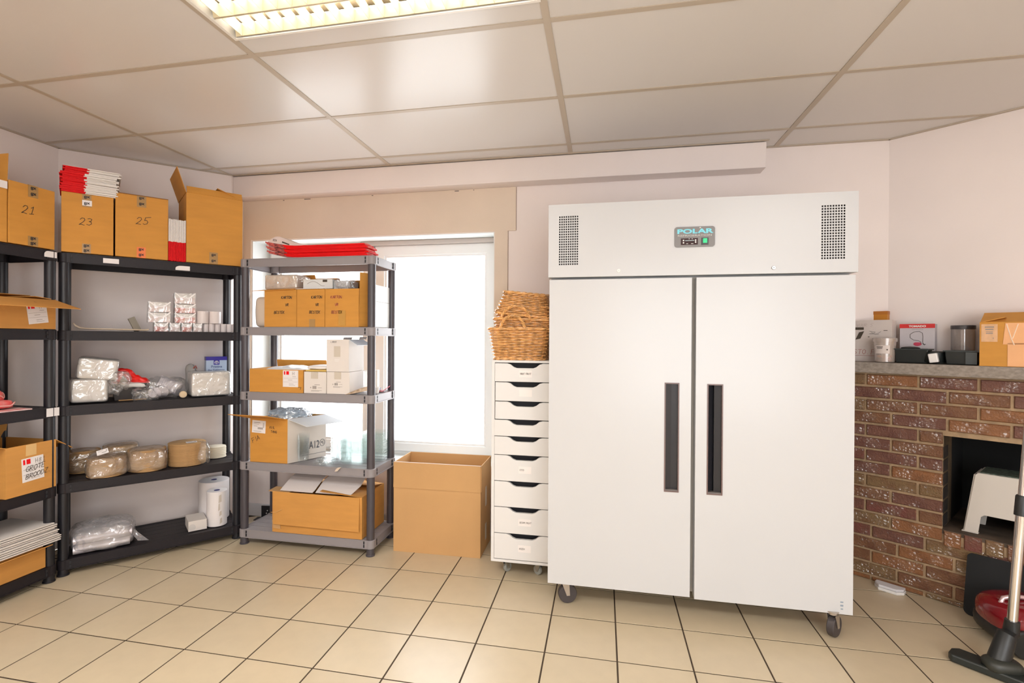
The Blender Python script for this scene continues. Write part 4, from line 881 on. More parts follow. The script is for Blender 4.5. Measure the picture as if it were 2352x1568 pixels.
# bottom shelf
bb = carton('cardboard_box', 'wide ochre cardboard box with a dented front, bottom of the grey unit', (.592, .992, ZG[4]), 0, .603, .315, .250, {'back': 10, 'right': 4}, CARD, fl=.15, sf=.28)
MB().slab((.012, -.003, .252), (.575, .0, -.004), (.004, -.014, -.198), .004).build('flap', CARD, bb)
MB().slab((-.028, .0, .250), (.14, 0, -.004), (.0, .08, .004), .004).build('torn_flap', CARD3, bb)
MB().slab((.0, -.004, .072), (.052, -.002, -.002), (.010, 0, -.048), .003).build('torn_corner', CARD3, bb)
MB().box(.6032, .6040, .155, .175, .15, .252).box(.6032, .6040, .13, .155, .0, .05).build('packing_tape', TAPE, bb)
cr_ = mat('kraft_crease', (.70, .42, .16), .8); MB().tube([(-.001, -.0155, .125), (.035, -.0155, .128), (.06, -.0155, .140), (.078, -.0155, .148)], .0016, 5).build('crease', cr_, bb)
sh = MB(); sh.prism([(0, 0), (.165, .115), (.17, .115), (.006, 0)], 0, .25, 'x')
def flyerstack(x, n_, w_, lab, grp, dx, yaw):
    m_ = MB(); m_.M = Matrix.Identity(4)
    pr = [(0, 0), (.10, .048), (.19, .070), (.19, .0725), (.099, .0505), (-.001, .0025)]
    m_.prism(pr, 0, w_, 'x'); me = m_.mesh('flat_carton', mat('pinkish_white_board', (.72, .66, .64), .7))
    for i in range(n_):
        o = bpy.data.objects.new('flat_carton', me); COL.objects.link(o); o.location = (x+dx*i, 1.000+i*.0085, ZG[4]+.257+i*.0044); o.rotation_euler = (0, 0, yaw)
        tag(o, pile(i, n_, 'white flat carton', lab), 'flat carton', grp)
flyerstack(.640, 3, .225, 'left pile on the wide box', 'white flat cartons in the left pile, grey unit', .002, R(-1))
flyerstack(.882, 9, .235, 'right fanned pile on the wide box', 'white flat cartons in the right pile, grey unit', .0035, R(1))
# bracket on the floor by the wall
t = thing('black_bracket', 'black plastic corner bracket leaning at the wall behind the grey unit', 'bracket', (.195, 1.395, 0), R(8))
MB().box(0, .085, .038, .044, .006, .088).slab((-.03, -.015, 0), (.115, 0, 0), (0, .058, 0), .006).build('bracket_body', BLKP, t)
MB().lathe([(0, 0), (.004, 0), (.004, .003), (0, .003)], 12, (.045, .036, .055), axis='y').lathe([(0, 0), (.004, 0), (.004, .003), (0, .003)], 12, (.038, .036, .036), axis='y').build('screw', WHP, t)
# ------------------------------------------------------------------ big open carton on the floor
oc = thing('cardboard_box', 'big open brown cardboard box standing on the floor before the window', 'cardboard box', (1.349, 1.105, 0), R(.8))
w_, d_, h_ = .548, .285, .392; th = .005
b = MB(); b.box(0, w_, 0, th, 0, h_).box(0, w_, d_-th, d_, 0, h_).box(0, th, th, d_-th, 0, h_).box(w_-th, w_, th, d_-th, 0, h_).box(th, w_-th, th, d_-th, 0, th); b.build('box_body', CARD3, oc)
for (nm, a) in (('f', ((.0, 0, h_), (w_, 0, 0), (0, .001, .156))), ('b', ((w_, d_, h_), (-w_, 0, 0), (0, .0, .156))), ('r', ((w_-.001, 0.004, h_), (0, d_-.008, 0), (.001, 0, .156))), ('l', ((.0, d_-.004, h_), (0, -d_+.008, 0), (.006, 0, .156)))):
    MB().slab(*a, .0045).build('flap', CARD3, oc)
MB().box(.004, w_-.004, -.0012, -.0003, h_-.001, h_+.001).build('crease', mat('brown_crease', (.45, .25, .10), .8), oc)
MB().box(w_+.0004, w_+.0014, .13, .165, .27, .40).box(w_+.0004, w_+.0014, .13, .165, .06, .16).build('packing_tape', mat('glossy_tape', (.66, .60, .50), .25), oc)
MB().box(.0, w_, -.0006, .0055, h_+.154, h_+.1575).build('frayed_edge', mat('frayed_white_edge', (.72, .66, .62), .8), oc)
# ------------------------------------------------------------------ drawer unit on castors
du = thing('drawer_unit', 'tall narrow white drawer unit on castors between the open box and the fridge', 'drawer unit', (2.007, .905, 0))
ENAM = mat('white_lacquer', (.72, .705, .69), .35)
W_, D_ = .345, .46; z0, z1 = .085, 1.190
MB().box(0, .016, 0, D_, z0, z1).box(W_-.016, W_, 0, D_, z0, z1).box(.016, W_-.016, 0, D_, z1-.012, z1).box(.016, W_-.016, 0, D_, z0, z0+.014).box(.016, W_-.016, D_-.01, D_, z0+.014, z1-.012).build('cabinet_case', ENAM, du)
MB().box(.017, W_-.017, .05, D_-.012, z0+.016, z1-.014).build('cavity_shade_block', DARK, du)  # solid dark block stands in for the shade inside the case
ZD = [1.176, 1.072, .966, .866, .775, .673, .529, .387, .243, .101]
words = {0: 'NOOT FRUIT', 5: 'OTTO', 7: 'SESAM FRUIT', 8: 'ROZEN'}
for k in range(9):
    zt, zb = ZD[k]-.002, ZD[k+1]+.002
    dy = (-.0005, .002, .0015, -.004, -.003, -.001, 0, 0, 0)[k]; dx = (0, .002, .002, -.001, 0, 0, 0, 0, 0)[k]
    a, c = .0175+dx, W_-.0175; sc = .0255; xc = .183
    prof = [(a, zb), (c, zb), (c, zt), (xc+.098, zt), (xc+.080, zt-.005), (xc+.062, zt-sc*.75), (xc+.045, zt-sc), (xc-.045, zt-sc), (xc-.062, zt-sc*.75), (xc-.080, zt-.005), (xc-.098, zt), (a, zt)]
    dr = MB().prism(prof, dy-.001, dy+.017, 'y').build('drawer', ENAM, du, bevel=.001)
    if k in words or k == 1:
        zc = (zt+zb)/2-.006
        MB().box(.152, .222, dy-.0018, dy-.0009, zc-.019, zc+.019).build('label_card', mat('drawer_label_card', (.82, .77, .74), .6), dr)
        if k in words: hand(dr, words[k], (.158, dy-.0018, zc-.004), X3, Z3, .0085, .0013, mt=INKG if k != 0 else INK, adv=4.3, rs=k)
def castor(parent, x, y, r=.026, wd=.018, top=.085, ang=0, ball=True, rub=GRUB, fork=STEEL):
    M = Matrix.Translation((x, y, 0)) @ Matrix.Rotation(ang, 4, 'Z')
    f = MB(); f.M = M
    f.box(-.022, .022, -.022, .022, top-.004, top); f.lathe([(.018, top-.014), (.018, top-.004)], 18)
    off = .014
    for sx in (-1, 1):
        f.prism([(-.018+0, top-.014), (.018, top-.014), (off+.008, r-.006), (off-.008, r-.006)], sx*(wd/2+.002), sx*(wd/2+.005), 'x')
    f.tube([(-wd/2-.006, off, r), (wd/2+.006, off, r)], .004, 8); fo = f.build('castor', fork, parent)
    q = MB(); q.M = M; q.lathe([(r*.45, -wd/2), (r-.003, -wd/2), (r, -wd/2+.003), (r, wd/2-.003), (r-.003, wd/2), (r*.45, wd/2)], 28, (0, off, r), axis='x'); q.build('wheel_tyre', rub, fo, smooth=True)
    q = MB(); q.M = M; q.lathe([(0, -wd/2+.002), (r*.46, -wd/2+.002), (r*.46, wd/2-.002), (0, wd/2-.002)], 20, (0, off, r), axis='x'); q.build('wheel_hub', STEEL, fo, smooth=True)
    return fo
for (x, y, a) in ((.07, .07, R(-35)), (.262, .07, R(55)), (.07, .39, .3), (.262, .39, .3)): castor(du, x, y, ang=a)
# ------------------------------------------------------------------ wicker baskets
def rrect(w_, d_, n, r=.03):
    pts = []; w2, d2 = w_/2, d_/2; per = 2*(w_+d_)
    for i in range(n):
        s = per*i/n
        if s < w_: x, y = -w2+s, -d2
        elif s < w_+d_: x, y = w2, -d2+(s-w_)
        elif s < 2*w_+d_: x, y = w2-(s-w_-d_), d2
        else: x, y = -w2, d2-(s-2*w_-d_)
        cx = max(-w2+r, min(w2-r, x)); cy = max(-d2+r, min(d2-r, y)); v = Vector((x-cx, y-cy, 0))
        if v.length > r: v = v.normalized()*r
        pts.append(Vector((cx+v.x, cy+v.y, 0)))
    return pts
def basket(label, loc, rot, w0, d0, w1, d1, h, handle=None, rows=None, seed=0):
    t = thing('wicker_basket', label, 'basket', loc, rot=rot); ns = 26; n = ns*2; rnd = random.Random(seed)
    rows = rows or int(h/.0092); wv = MB()
    for k in range(rows):
        f = k/(rows-1); P = rrect(w0+(w1-w0)*f, d0+(d1-d0)*f, n); z = .006+(h-.012)*f; pts = []
        for i, p in enumerate(P):
            s = 1 if (i//2+k) % 2 else -1
            o = .0060*s if i % 2 else .0
            q = p.normalized(); pts.append((p.x+q.x*o, p.y+q.y*o, z+rnd.uniform(-.0008, .0008)))
        wv.tube(pts, .0040, 6, closed=True)
    wv.build('woven_wall', WICK, t, smooth=True)
    st = MB(); A0 = rrect(w0, d0, ns); A1 = rrect(w1, d1, ns)
    for p, q in zip(A0, A1): st.tube([(p.x, p.y, 0), (q.x, q.y, h)], .0024, 5)
    st.build('stakes', WICKD, t)
    for nm, W0, D0, z in (('rim', w1+.008, d1+.008, h), ('base_rim', w0+.006, d0+.006, .004)):
        rb = MB()
        for ph in (0, 1):
            pts = []
            for i, p in enumerate(rrect(W0, D0, 72)):
                a = i*1.05+ph*math.pi; q = p.normalized(); pts.append((p.x+q.x*.0042*math.cos(a), p.y+q.y*.0042*math.cos(a), z+.0042*math.sin(a)))
            rb.tube(pts, .0048, 6, closed=True)
        rb.build(nm, WICK, t, smooth=True)
    bs = MB(); bs.box(-w0/2+.004, w0/2-.004, -d0/2+.004, d0/2-.004, .002, .008); bs.build('basket_base', WICKD, t)
    if handle:
        hx, hw, hh, hz, yy = handle; hb = MB()
        for ph in (0, 1, 2):
            pts = []
            for i in range(41):
                a = math.pi*i/40; c = i*.62+ph*2.094
                x = hx-hw*math.cos(a); z = hz+hh*math.sin(a); y = yy
                rx, rz_ = -math.cos(a), math.sin(a)
                pts.append((x+rx*.0048*math.cos(c), y+.0048*math.sin(c), z+rz_*.0048*math.cos(c)))
            hb.tube(pts, .0046, 6)
        hb.build('handle', WICK, t, smooth=True)
    return t
bx, by = 2.150, 1.085; zc = 1.192
basket('lowest wicker basket with an arched handle, on the white drawer unit', (bx-.002, by-.012, zc), (0, 0, R(-1)), .285, .23, .335, .285, .172, handle=(-.03, .068, .078, .165, -.142), seed=1)
basket('second wicker basket nested in the lowest one, with a higher handle', (bx+.006, by+.012, zc+.060), (R(-2), R(2), R(2)), .270, .215, .325, .28, .160, handle=(-.04, .082, .082, .150, -.135), seed=2)
basket('third wicker basket from the bottom, without a visible handle, in the stack', (bx+.010, by+.030, zc+.150), (R(-3), R(-3), R(1)), .262, .20, .295, .26, .128, seed=3)
basket('topmost wicker basket lying upside down and tilted on the stack', (bx+.020, by+.010, zc+.382), (R(180+5), R(6), R(2)), .235, .20, .300, .27, .125, seed=4)
# ------------------------------------------------------------------ refrigerator
fr = thing('refrigerator', 'tall white double-door commercial refrigerator on castors', 'refrigerator', (2.346, .658, 0))
FW, FD = 1.340, .80
MB().box(.0, FW, .062, FD-.01, .116, 1.955).build('cabinet_case', FRIDGE, fr, bevel=.004)
MB().box(.006, FW-.006, .052, .062, .118, 1.605).build('door_gasket', GASKET, fr)
# top panel with two perforated fields
vz0, vz1, v1z0, v1z1 = 1.668, 1.905, 1.668, 1.905
gx = [(.046, .138), (1.200, 1.294)]
xs = [-.005]; holes = set(); zs = [1.609]
cellsx = []; nx, nz = 9, 20
for (a, c) in gx:
    st_ = (c-a)/(nx-.36)
    for i in range(nx): xs += [a+i*st_, a+i*st_+st_*.64]; cellsx.append(len(xs)-2)
xs.append(FW+.006)
stz = (vz1-vz0)/(nz-.36)
for j in range(nz): zs += [vz0+j*stz, vz0+j*stz+stz*.64]
zs.append(1.962)
for i in cellsx:
    for j in range(nz): holes.add((i, 1+2*j))
MB().plate(xs, zs, -.004, .0, holes).build('top_panel', FRIDGE, fr)
MB().box(-.005, -.001, 0, .075, 1.609, 1.962).box(FW+.002, FW+.006, 0, .075, 1.609, 1.962).box(-.001, FW+.002, 0, .075, 1.958, 1.962).box(-.001, FW+.002, 0, .055, 1.609, 1.613).build('panel_edge', FRIDGE, fr)
for (a, c) in gx: MB().box(a-.01, c+.01, .012, .014, vz0-.01, vz1+.01).build('vent_shade_sheet', mat('vent_dark', (.035, .03, .03), .8, var=.5, vscale=30), fr)  # dark sheets paint the shade behind the vent holes
def door(x0, x1, z0, z1, hx0, hx1, hz0, hz1, mirror):
    p = MB(); p.plate([x0, hx0, hx1, x1], [z0, hz0, hz1, z1], 0, .05, {(1, 1)}); d = p.build('door', FRIDGE, fr)
    f = MB(); e = .0045; f.plate([hx0-.001, hx0+e, hx1-e, hx1+.001], [hz0-.001, hz0+e, hz1-e, hz1+.001], -.0022, .004, {(1, 1)}); fo = f.build('handle_frame', mat('handle_frame_brown', (.16, .10, .09), .35), d)
    h = MB(); w2 = (hx1-hx0)
    if mirror: prof = [(hx0+e*.8, .002), (hx0+w2*.18, .018), (hx0+w2*.48, .036), (hx0+w2*.50, .022), (hx1-e*.8, .014), (hx1-e*.8, .046), (hx0+e*.8, .046)]
    else: prof = [(hx0+e*.8, .012), (hx0+w2*.5, .020), (hx1-e*.8, .016), (hx1-e*.8, .046), (hx0+e*.8, .046)]
    h.prism(prof, hz0+.002, hz1-.002, 'z'); h.build('handle', mat('handle_black', (.018, .018, .022), .33), d)
    q = MB(); q.prism([(hx0+e, .001), (hx1-e, .001), (hx1-e, .03), (hx0+e, .03)], hz0+.003, hz0+.010, 'z'); q.build('handle_foot', mat('handle_end_grey', (.16, .14, .13), .4), d)
    return d
dl = door(.001, .661, .114, 1.597, .544, .608, .598, 1.107, False)
dr_ = door(.681, 1.338, .108, 1.597, .732, .799, .597, 1.105, True)
MB().box(1.288, 1.300, -.0006, 0, .142, .150).box(1.288, 1.300, -.0006, 0, .158, .164).box(1.290, 1.299, -.0006, 0, .128, .134).build('print_mark', mat('blue_grey_print', (.25, .30, .36), .6), dr_)
# badge
bd = MB(); x0, x1, zz0, zz1 = .582, .758, 1.737, 1.831; r_ = .012; pl = []
for (cx, cz, a0) in ((x1-r_, zz1-r_, 0), (x0+r_, zz1-r_, 90), (x0+r_, zz0+r_, 180), (x1-r_, zz0+r_, 270)):
    for i in range(6): a = R(a0+90*i/5); pl.append((cx+r_*math.cos(a), cz+r_*math.sin(a)))
bo = bd.prism(pl, -.0085, -.0042, 'y').build('control_badge', mat('badge_grey', (.20, .19, .185), .4), fr)
CY = mat('badge_cyan', (.20, .66, .78), .4)
text(bo, 'POLAR', (.670, -.0085, 1.8000), X3, Z3, .0205, CY, 'badge_lettering', xs=1.78, off=.0011)
MB().prism([(.689, 1.8235), (.6985, 1.8235), (.69375, 1.829)], -.0096, -.0085, 'y').build('badge_arrow', WHITE, bo)
text(bo, 'REFRIGERATION', (.670, -.0085, 1.7865), X3, Z3, .0076, mat('badge_pale_grey', (.55, .53, .50), .4), 'badge_lettering', xs=1.95, off=.0001)
dp = MB().box(.610, .684, -.0105, -.0085, 1.7475, 1.7775).build('display', mat('display_dark', (.035, .012, .014), .12), bo)
MB().box(.628, .668, -.0112, -.0104, 1.7655, 1.7685).build('display_bar', mat('display_pale', (.40, .50, .52), .3), dp)
dd = MB()
for (x, z, a, c) in ((.621, 1.768, .003, .003), (.621, 1.757, .003, .003), (.674, 1.768, .003, .003), (.674, 1.759, .003, .003), (.646, 1.7745, .002, .0012), (.659, 1.7745, .002, .0012), (.637, 1.7525, .004, .001), (.659, 1.7525, .005, .001)): dd.box(x-a, x+a, -.0112, -.0104, z-c, z+c)
dd.build('display_button', WHP, dp)
sw = MB().box(.699, .730, -.0110, -.0085, 1.7455, 1.7785).build('rocker_switch', mat('switch_black', (.02, .02, .02), .3), bo)
MB().box(.706, .724, -.0130, -.0108, 1.754, 1.775).build('green_rocker', mat('green_lit_rocker', (.02, .50, .20), .2, emit=.35), sw)
for (x, z, mt) in ((.330, 1.635, WHP), (1.007, 1.634, STEEL)):
    lk = MB().lathe([(0, -.0085), (.0075, -.0085), (.0088, -.007), (.0088, -.004), (0, -.004)], 24, (x, 0, z), axis='y').build('lock', mt, fr, smooth=True)
    MB().box(x-.003, x+.003, -.0092, -.0084, z-.001, z+.001).build('keyhole', DARK if mt is STEEL else GASKET, lk)
bw = mat('castor_fork_steel', (.52, .46, .40), .35, metal=.8)
for (x, y, a) in ((.080, .055, R(-70)), (1.262, .008, R(-42)), (.10, .68, 0), (1.25, .68, 0)): castor(fr, x, y, r=.046, wd=.030, top=.116, ang=a, rub=RUBBER, fork=bw)
# ------------------------------------------------------------------ fireplace
NF = 3.545; S0 = 2.085; S1 = 3.95; OS0, OS1, OZ0, OZ1 = 2.640, 3.38, .365, .835
def fprism(mb, s0, s1, n0, n1, z0, z1, mi=0): return mb.prism([rp(s0, n0, 0)[:2], rp(s1, n0, 0)[:2], rp(s1, n1, 0)[:2], rp(s0, n1, 0)[:2]], z0, z1, 'z', mi)
fpc = rp(S0, NF, 0)
fp = thing('fireplace', 'brown glazed brick fireplace across the right corner with a black opening', 'fireplace', (0, 0, 0))
mo = MB()
nm = NF+.010
pier = [rp(S0+.008, nm, 0)[:2], rp(OS0, nm, 0)[:2], rp(OS0, NW-.002, 0)[:2], rp(SW, NW-.002, 0)[:2]]
mo.prism(pier, 0, 1.134); fprism(mo, OS1, S1, nm, NW-.002, 0, 1.134); fprism(mo, OS0, OS1, nm, NW-.002, OZ1, 1.134); fprism(mo, OS0, OS1, nm, NW-.002, 0, OZ0-.012)
mo.build('mortar_core', MORTAR, fp)
bc = {}
def brick(s0, s1, z0, z1, n0=NF, dep=.018):
    L_, H_ = s1-s0, z1-z0
    if L_ < .012: return
    k = random.choice((0, 0, 1, 1, 2, 3, 3, 4)); key = (round(L_, 3), round(H_, 3), k)
    if key not in bc:
        q = MB(); c = .004
        q.add([(0, 0, dep), (L_, 0, dep), (L_, H_, dep), (0, H_, dep), (0, 0, c), (L_, 0, c), (L_, H_, c), (0, H_, c), (c, c, 0), (L_-c, c, 0), (L_-c, H_-c, 0), (c, H_-c, 0)],
              [(0, 1, 5, 4), (1, 2, 6, 5), (2, 3, 7, 6), (3, 0, 4, 7), (4, 5, 9, 8), (5, 6, 10, 9), (6, 7, 11, 10), (7, 4, 8, 11), (8, 9, 10, 11)])
        bc[key] = q.mesh('brick', BRK[k])
    o = bpy.data.objects.new('brick', bc[key]); COL.objects.link(o); o.parent = fp
    M = Matrix(((TD.x, 0, ND.x), (TD.y, 0, ND.y), (0, 1, 0))).to_4x4()
    M.translation = Vector(rp(s0, n0+random.uniform(-.003, .003), z0)); M = M @ Matrix.Rotation(random.uniform(-.010, .010), 4, 'Z')
    o.matrix_local = M
CRS = .0690; BL = .2285; j = .0125
for k in range(17):
    z0 = 1.131-.0665-k*CRS+.004; z1 = z0+CRS-j
    if z1 < .012: break
    z0 = max(z0, .002)
    off = 2.429-BL*2 if k % 2 == 1 else 2.429-BL*2+BL*.5
    if k > 11: off += .03
    for i in range(-1, 9):
        s0, s1 = off+i*BL+j/2, off+(i+1)*BL-j/2
        s0, s1 = max(s0, S0), min(s1, S1)
        if s1-s0 < .02: continue
        zc_ = (z0+z1)/2
        if OZ1-.01 > zc_ > OZ0-.075:
            for a, c in ((s0, min(s1, OS0)), (max(s0, OS1), s1)):
                if c-a > .02: brick(a, c, z0, z1)
        else: brick(s0, s1, z0, z1)
s = OS0+.008
while s < OS1-.06: brick(s, s+.064, OZ0-.078, OZ0-.004, NF-.002); s += .076
# firebox
fb_ = MB(); fprism(fb_, OS0-.03, OS0, NF+.03, NW+.30, OZ0-.02, OZ1+.02); fprism(fb_, OS1, OS1+.03, NF+.03, NW+.30, OZ0-.02, OZ1+.02)
fprism(fb_, OS0-.03, OS1+.03, NW+.30, NW+.33, OZ0-.02, OZ1+.04); fprism(fb_, OS0-.03, OS1+.03, NF+.03, NW+.30, OZ1+.004, OZ1+.03); fb_.build('firebox_lining', SOOT, fp)
fh = MB(); fprism(fh, OS0-.001, OS1, NF+.004, NW+.31, OZ0-.02, OZ0); fh.build('hearth_ledge', SOOTB, fp)
for k in range(6):       # sooty side bricks of the opening
    q = MB(); fprism(q, OS0-.006, OS0+.002, NF+.02, NF+.125, OZ0+.008+k*CRS, OZ0+.008+k*CRS+CRS-j); q.build('soot_brick', mat('soot_stained_brick', (.035, .025, .02), .8, var=.8, vscale=14), fp)
mt_ = MB(); mt_.prism([rp(2.120, 3.518, 0)[:2], rp(S1+.02, 3.518, 0)[:2], rp(S1+.02, NW-.002, 0)[:2], rp(SW, NW-.002, 0)[:2]], 1.135, 1.192, 'z')
mt_.build('mantel_shelf', MANTEL, fp, bevel=.003)
FM = Frame(0, 0, math.atan2(TD.y, TD.x))     # mantel frame: u = s, v = n
ZM = 1.193
def MP(s, n, z=ZM): return rp(s, n, z)
RM = math.atan2(TD.y, TD.x)
# items on the mantel
t = thing('white_box', 'tall white printed box with a thumb notch behind the sweets tub', 'box', MP(2.200, 3.635), RM)
nt = [(0, 0), (.210, 0), (.210, .232), (.060, .232), (.052, .222), (.040, .217), (.028, .222), (.020, .232), (0, .232)]
MB().prism(nt, 0, .004, 'y').box(0, .210, .004, .085, 0, .228).build('box_body', mat('pinkish_white_box', (.62, .55, .51), .6, var=.06), t)
hand(t, 'VUUR 5', (.045, 0, .196), X3, Z3, .016, .0014, mt=mat('faint_pencil', (.45, .36, .34)), rs=3); hand(t, 'STO.FZ', (.030, 0, .040), X3, Z3, .026, .0018, mt=INKR, rs=6, jit=.3); MB().box(.03, .15, -.0012, -.0004, .032, .0335).build('red_rule', INKR, t)
b = MB(); b.slab((.035, -.0008, .178), (.045, 0, 0), (0, 0, .014), .0006); b.slab((.040, -.0008, .122), (.024, 0, .006), (.018, 0, .042), .0006); b.slab((.172, -.0008, .172), (.018, 0, 0), (0, 0, .003), .0006); b.slab((.100, -.0008, .136), (.007, 0, 0), (0, 0, .004), .0006)
b.build('printed_pictogram', INK, t)
b = MB(); b.tube([(.16-.012*i, -.001, .168-.014*abs(math.sin(i*.8))) for i in range(5)], .0009, 4); b.tube([(.105, -.001, .17), (.135, -.001, .165), (.125, -.001, .158), (.105, -.001, .155), (.15, -.001, .152)], .0009, 4); b.build('line_drawing', INKG, t)
t = thing('orange_box', 'orange cardboard box top showing behind the tall white printed box', 'box', MP(2.300, 3.730), RM)
MB().box(-.075, .068, 0, .04, 0, .284).build('box_body', mat('orange_card', (.52, .20, .015), .5), t, bevel=.002); MB().box(-.0755, .0685, -.001, .0405, .266, .285).build('lid_band', mat('dark_orange_card', (.42, .14, .012), .5), t)
t = thing('sweets_tub', 'clear plastic tub with a label and red sweets on the mantel', 'tub', MP(2.391, 3.580), RM)
tubp = film('frosted_tub', col=(.72, .60, .52), haze=.38, gloss=.08, rough=.15)
MB().lathe([(0, .001), (.042, .001), (.044, .003), (.051, .128), (.0505, .128), (.043, .004), (0, .003)], 36).build('tub_wall', tubp, t, smooth=True)
MB().lathe([(0, .132), (.052, .132), (.055, .130), (.0555, .112), (.0545, .112), (.053, .128), (0, .129)], 36).build('lid', tubp, t, smooth=True)
b = MB()
for i in range(16):
    a = random.random()*6.28; r_ = random.uniform(0, .030); b.lathe([(0, -.007), (.006, -.005), (.009, 0), (.006, .005), (0, .007)], 8, (r_*math.cos(a), r_*math.sin(a), .010+.011*(i % 3)))
o = b.build('sweets', mat('red_orange_sweets', (.75, .03, .03), .3, var=.8, vscale=60, col2=(.80, .35, .05)), t, smooth=True, kind='stuff')
lb = MB(); npz = 12
for i in range(npz):
    a0 = R(-128+76*i/npz); a1 = R(-128+76*(i+1)/npz); f = lambda a, z: ((.0470+.0000+z*.055)*math.cos(a), (.0470+z*.055)*math.sin(a), z)
    lb.add([f(a0, .048), f(a1, .048), f(a1, .092), f(a0, .092)], [(0, 1, 2, 3)])
lb.build('tub_label', mat('cream_tub_label', (.66, .58, .54), .5), t)
MB().box(-.024, .004, -.0535, -.0530, .082, .085).box(-.022, .002, -.0535, -.053, .075, .078).box(.020, .026, -.0525, -.052, .066, .072).build('label_print', INK, t)
t = thing('product_box', 'white box with a red band and a hose picture on the mantel', 'box', MP(2.432, 3.690), rot=(0, R(0), RM-.02))
MB().box(0, .150, 0, .05, 0, .208).build('box_body', mat('lilac_grey_box', (.54, .50, .52), .5), t, bevel=.0015)
MB().box(-.0006, .1506, -.0012, .0, .186, .2085).build('red_band', mat('crimson_band', (.62, .03, .03), .45), t); text(t, 'TOMADO', (.077, -.0012, .1915), X3, Z3, .0095, WHITE, 'box_lettering', xs=1.25, off=.0007)
text(t, 'VIVE SANGLER', (.077, -.0002, .176), X3, Z3, .0052, mat('pale_print', (.42, .38, .38)), 'box_lettering', xs=1.1)
b = MB(); pp = [(.093, .098), (.092, .112), (.082, .118), (.060, .122), (.046, .134), (.046, .152), (.062, .165), (.085, .168), (.098, .160), (.101, .140), (.100, .112), (.103, .098)]
b.tube([(x, -.001, z) for x, z in pp], .0011, 5); b.tube([(.100, -.001, .104), (.108, -.001, .096), (.112, -.001, .100)], .002, 5); b.build('drawn_hose', INK, t)
MB().blob((.078, -.0008, .100), (.018, .0008, .010), .9, .002, 60, 3, 20, 10, flat=False).build('drawn_pump', mat('raspberry_print', (.55, .05, .10), .5), t)
def tub(label, s, n, w_, d_, h_, extra=None):
    t = thing('black_tub', label, 'tub', MP(s, n), RM); c = .008
    q = MB(); q.add([(c, c, 0), (w_-c, c, 0), (w_-c, d_-c, 0), (c, d_-c, 0), (.002, .002, h_), (w_-.002, .002, h_), (w_-.002, d_-.002, h_), (.002, d_-.002, h_)], [(0, 3, 2, 1), (0, 1, 5, 4), (1, 2, 6, 5), (2, 3, 7, 6), (3, 0, 4, 7), (4, 5, 6, 7)])
    q.build('tub_body', mat('dark_green_black_plastic', (.009, .012, .011), .45), t, bevel=.004)
    MB().plate([-.004, .006, w_-.006, w_+.004], [0, 1], 0, 1, set())
    q = MB(); q.box(-.004, w_+.004, -.004, .004, h_-.006, h_).box(-.004, w_+.004, d_-.004, d_+.004, h_-.006, h_).box(-.004, .004, .004, d_-.004, h_-.006, h_).box(w_-.004, w_+.004, .004, d_-.004, h_-.006, h_); q.build('tub_rim', mat('dark_slate_rim', (.03, .038, .038), .35), t)
    return t
tb = tub('black plastic tub before the box with the red band', 2.434, 3.566, .145, .10, .076)
MB().blob((.060, .05, .078), (.04, .035, .008), .7, .004, 40, 3, 20, 8).build('tub_contents', MATS['dark_green_black_plastic'], tb); MB().lathe([(0, .006), (.052, .006), (.056, .012), (.056, .058), (.05, .064), (0, .064)], 24, (.155, .055, 0)).build('round_cup', MATS['dark_green_black_plastic'], tb, smooth=True)
tb2 = tub('black plastic tub before the clear canister on the mantel', 2.640, 3.560, .128, .098, .070); MB().box(.082, .124, -.0062, -.004, .004, .062).build('lighter_panel', mat('slate_panel', (.05, .06, .062), .35), tb2)
t = thing('white_adapter', 'small white plastic cube tilted between the two black tubs on the mantel', 'adapter', MP(2.588, 3.536, ZM+.003), rot=(0, R(-10), RM)); MB().box(0, .036, 0, .03, 0.002, .048).build('adapter_body', WHP, t, bevel=.004)
t = thing('grey_block', 'small grey-green block behind the white cube on the mantel', 'block', MP(2.600, 3.625), RM); MB().box(0, .045, 0, .03, 0, .050).build('block_body', mat('grey_green', (.36, .37, .33), .6), t, bevel=.003)
t = thing('canister', 'clear cylindrical canister with a dark lid behind the black tub on the mantel', 'canister', MP(2.690, 3.712), RM)
MB().lathe([(0, .001), (.047, .001), (.048, .003), (.048, .178), (.047, .178), (.047, .004), (0, .003)], 36).build('canister_wall', film('smoky_clear', col=(.55, .48, .44), haze=.22, gloss=.09, rough=.08), t, smooth=True)
MB().lathe([(0, .178), (.0495, .178), (.0495, .196), (.0485, .198), (0, .198)], 36).build('canister_lid', mat('slate_lid', (.06, .055, .06), .35), t, smooth=True)
mc = carton('cardboard_box', 'orange cardboard box with a torn label at the mantel right end', MP(2.776, 3.522), RM, .30, .24, .205, {'front': 22, 'left': 15, 'back': 20}, CARD2, fl=.13, sf=.09)
MB().box(.006, .062, -.0012, -.0003, .115, .198).build('torn_label', mat('peach_label', (.74, .44, .24), .5, var=.2, vscale=30), mc)
MB().box(.018, .050, -.0018, -.0012, .182, .187).box(.020, .048, -.0018, -.0012, .171, .176).box(.022, .046, -.0018, -.0012, .160, .163).box(.022, .046, -.0018, -.0012, .152, .156).box(.046, .049, -.0018, -.0012, .130, .134).build('label_print', INKG, mc)
b = MB(); b.slab((.088, -.0014, .203), (.075, 0, 0), (-.008, 0, -.10), -.0008); b.slab((.096, -.0014, .11), (.07, 0, 0), (.0, 0, -.108), -.0008); b.build('packing_tape', mat('peach_tape', (.80, .42, .20), .2, bump=.4, bscale=18), mc)
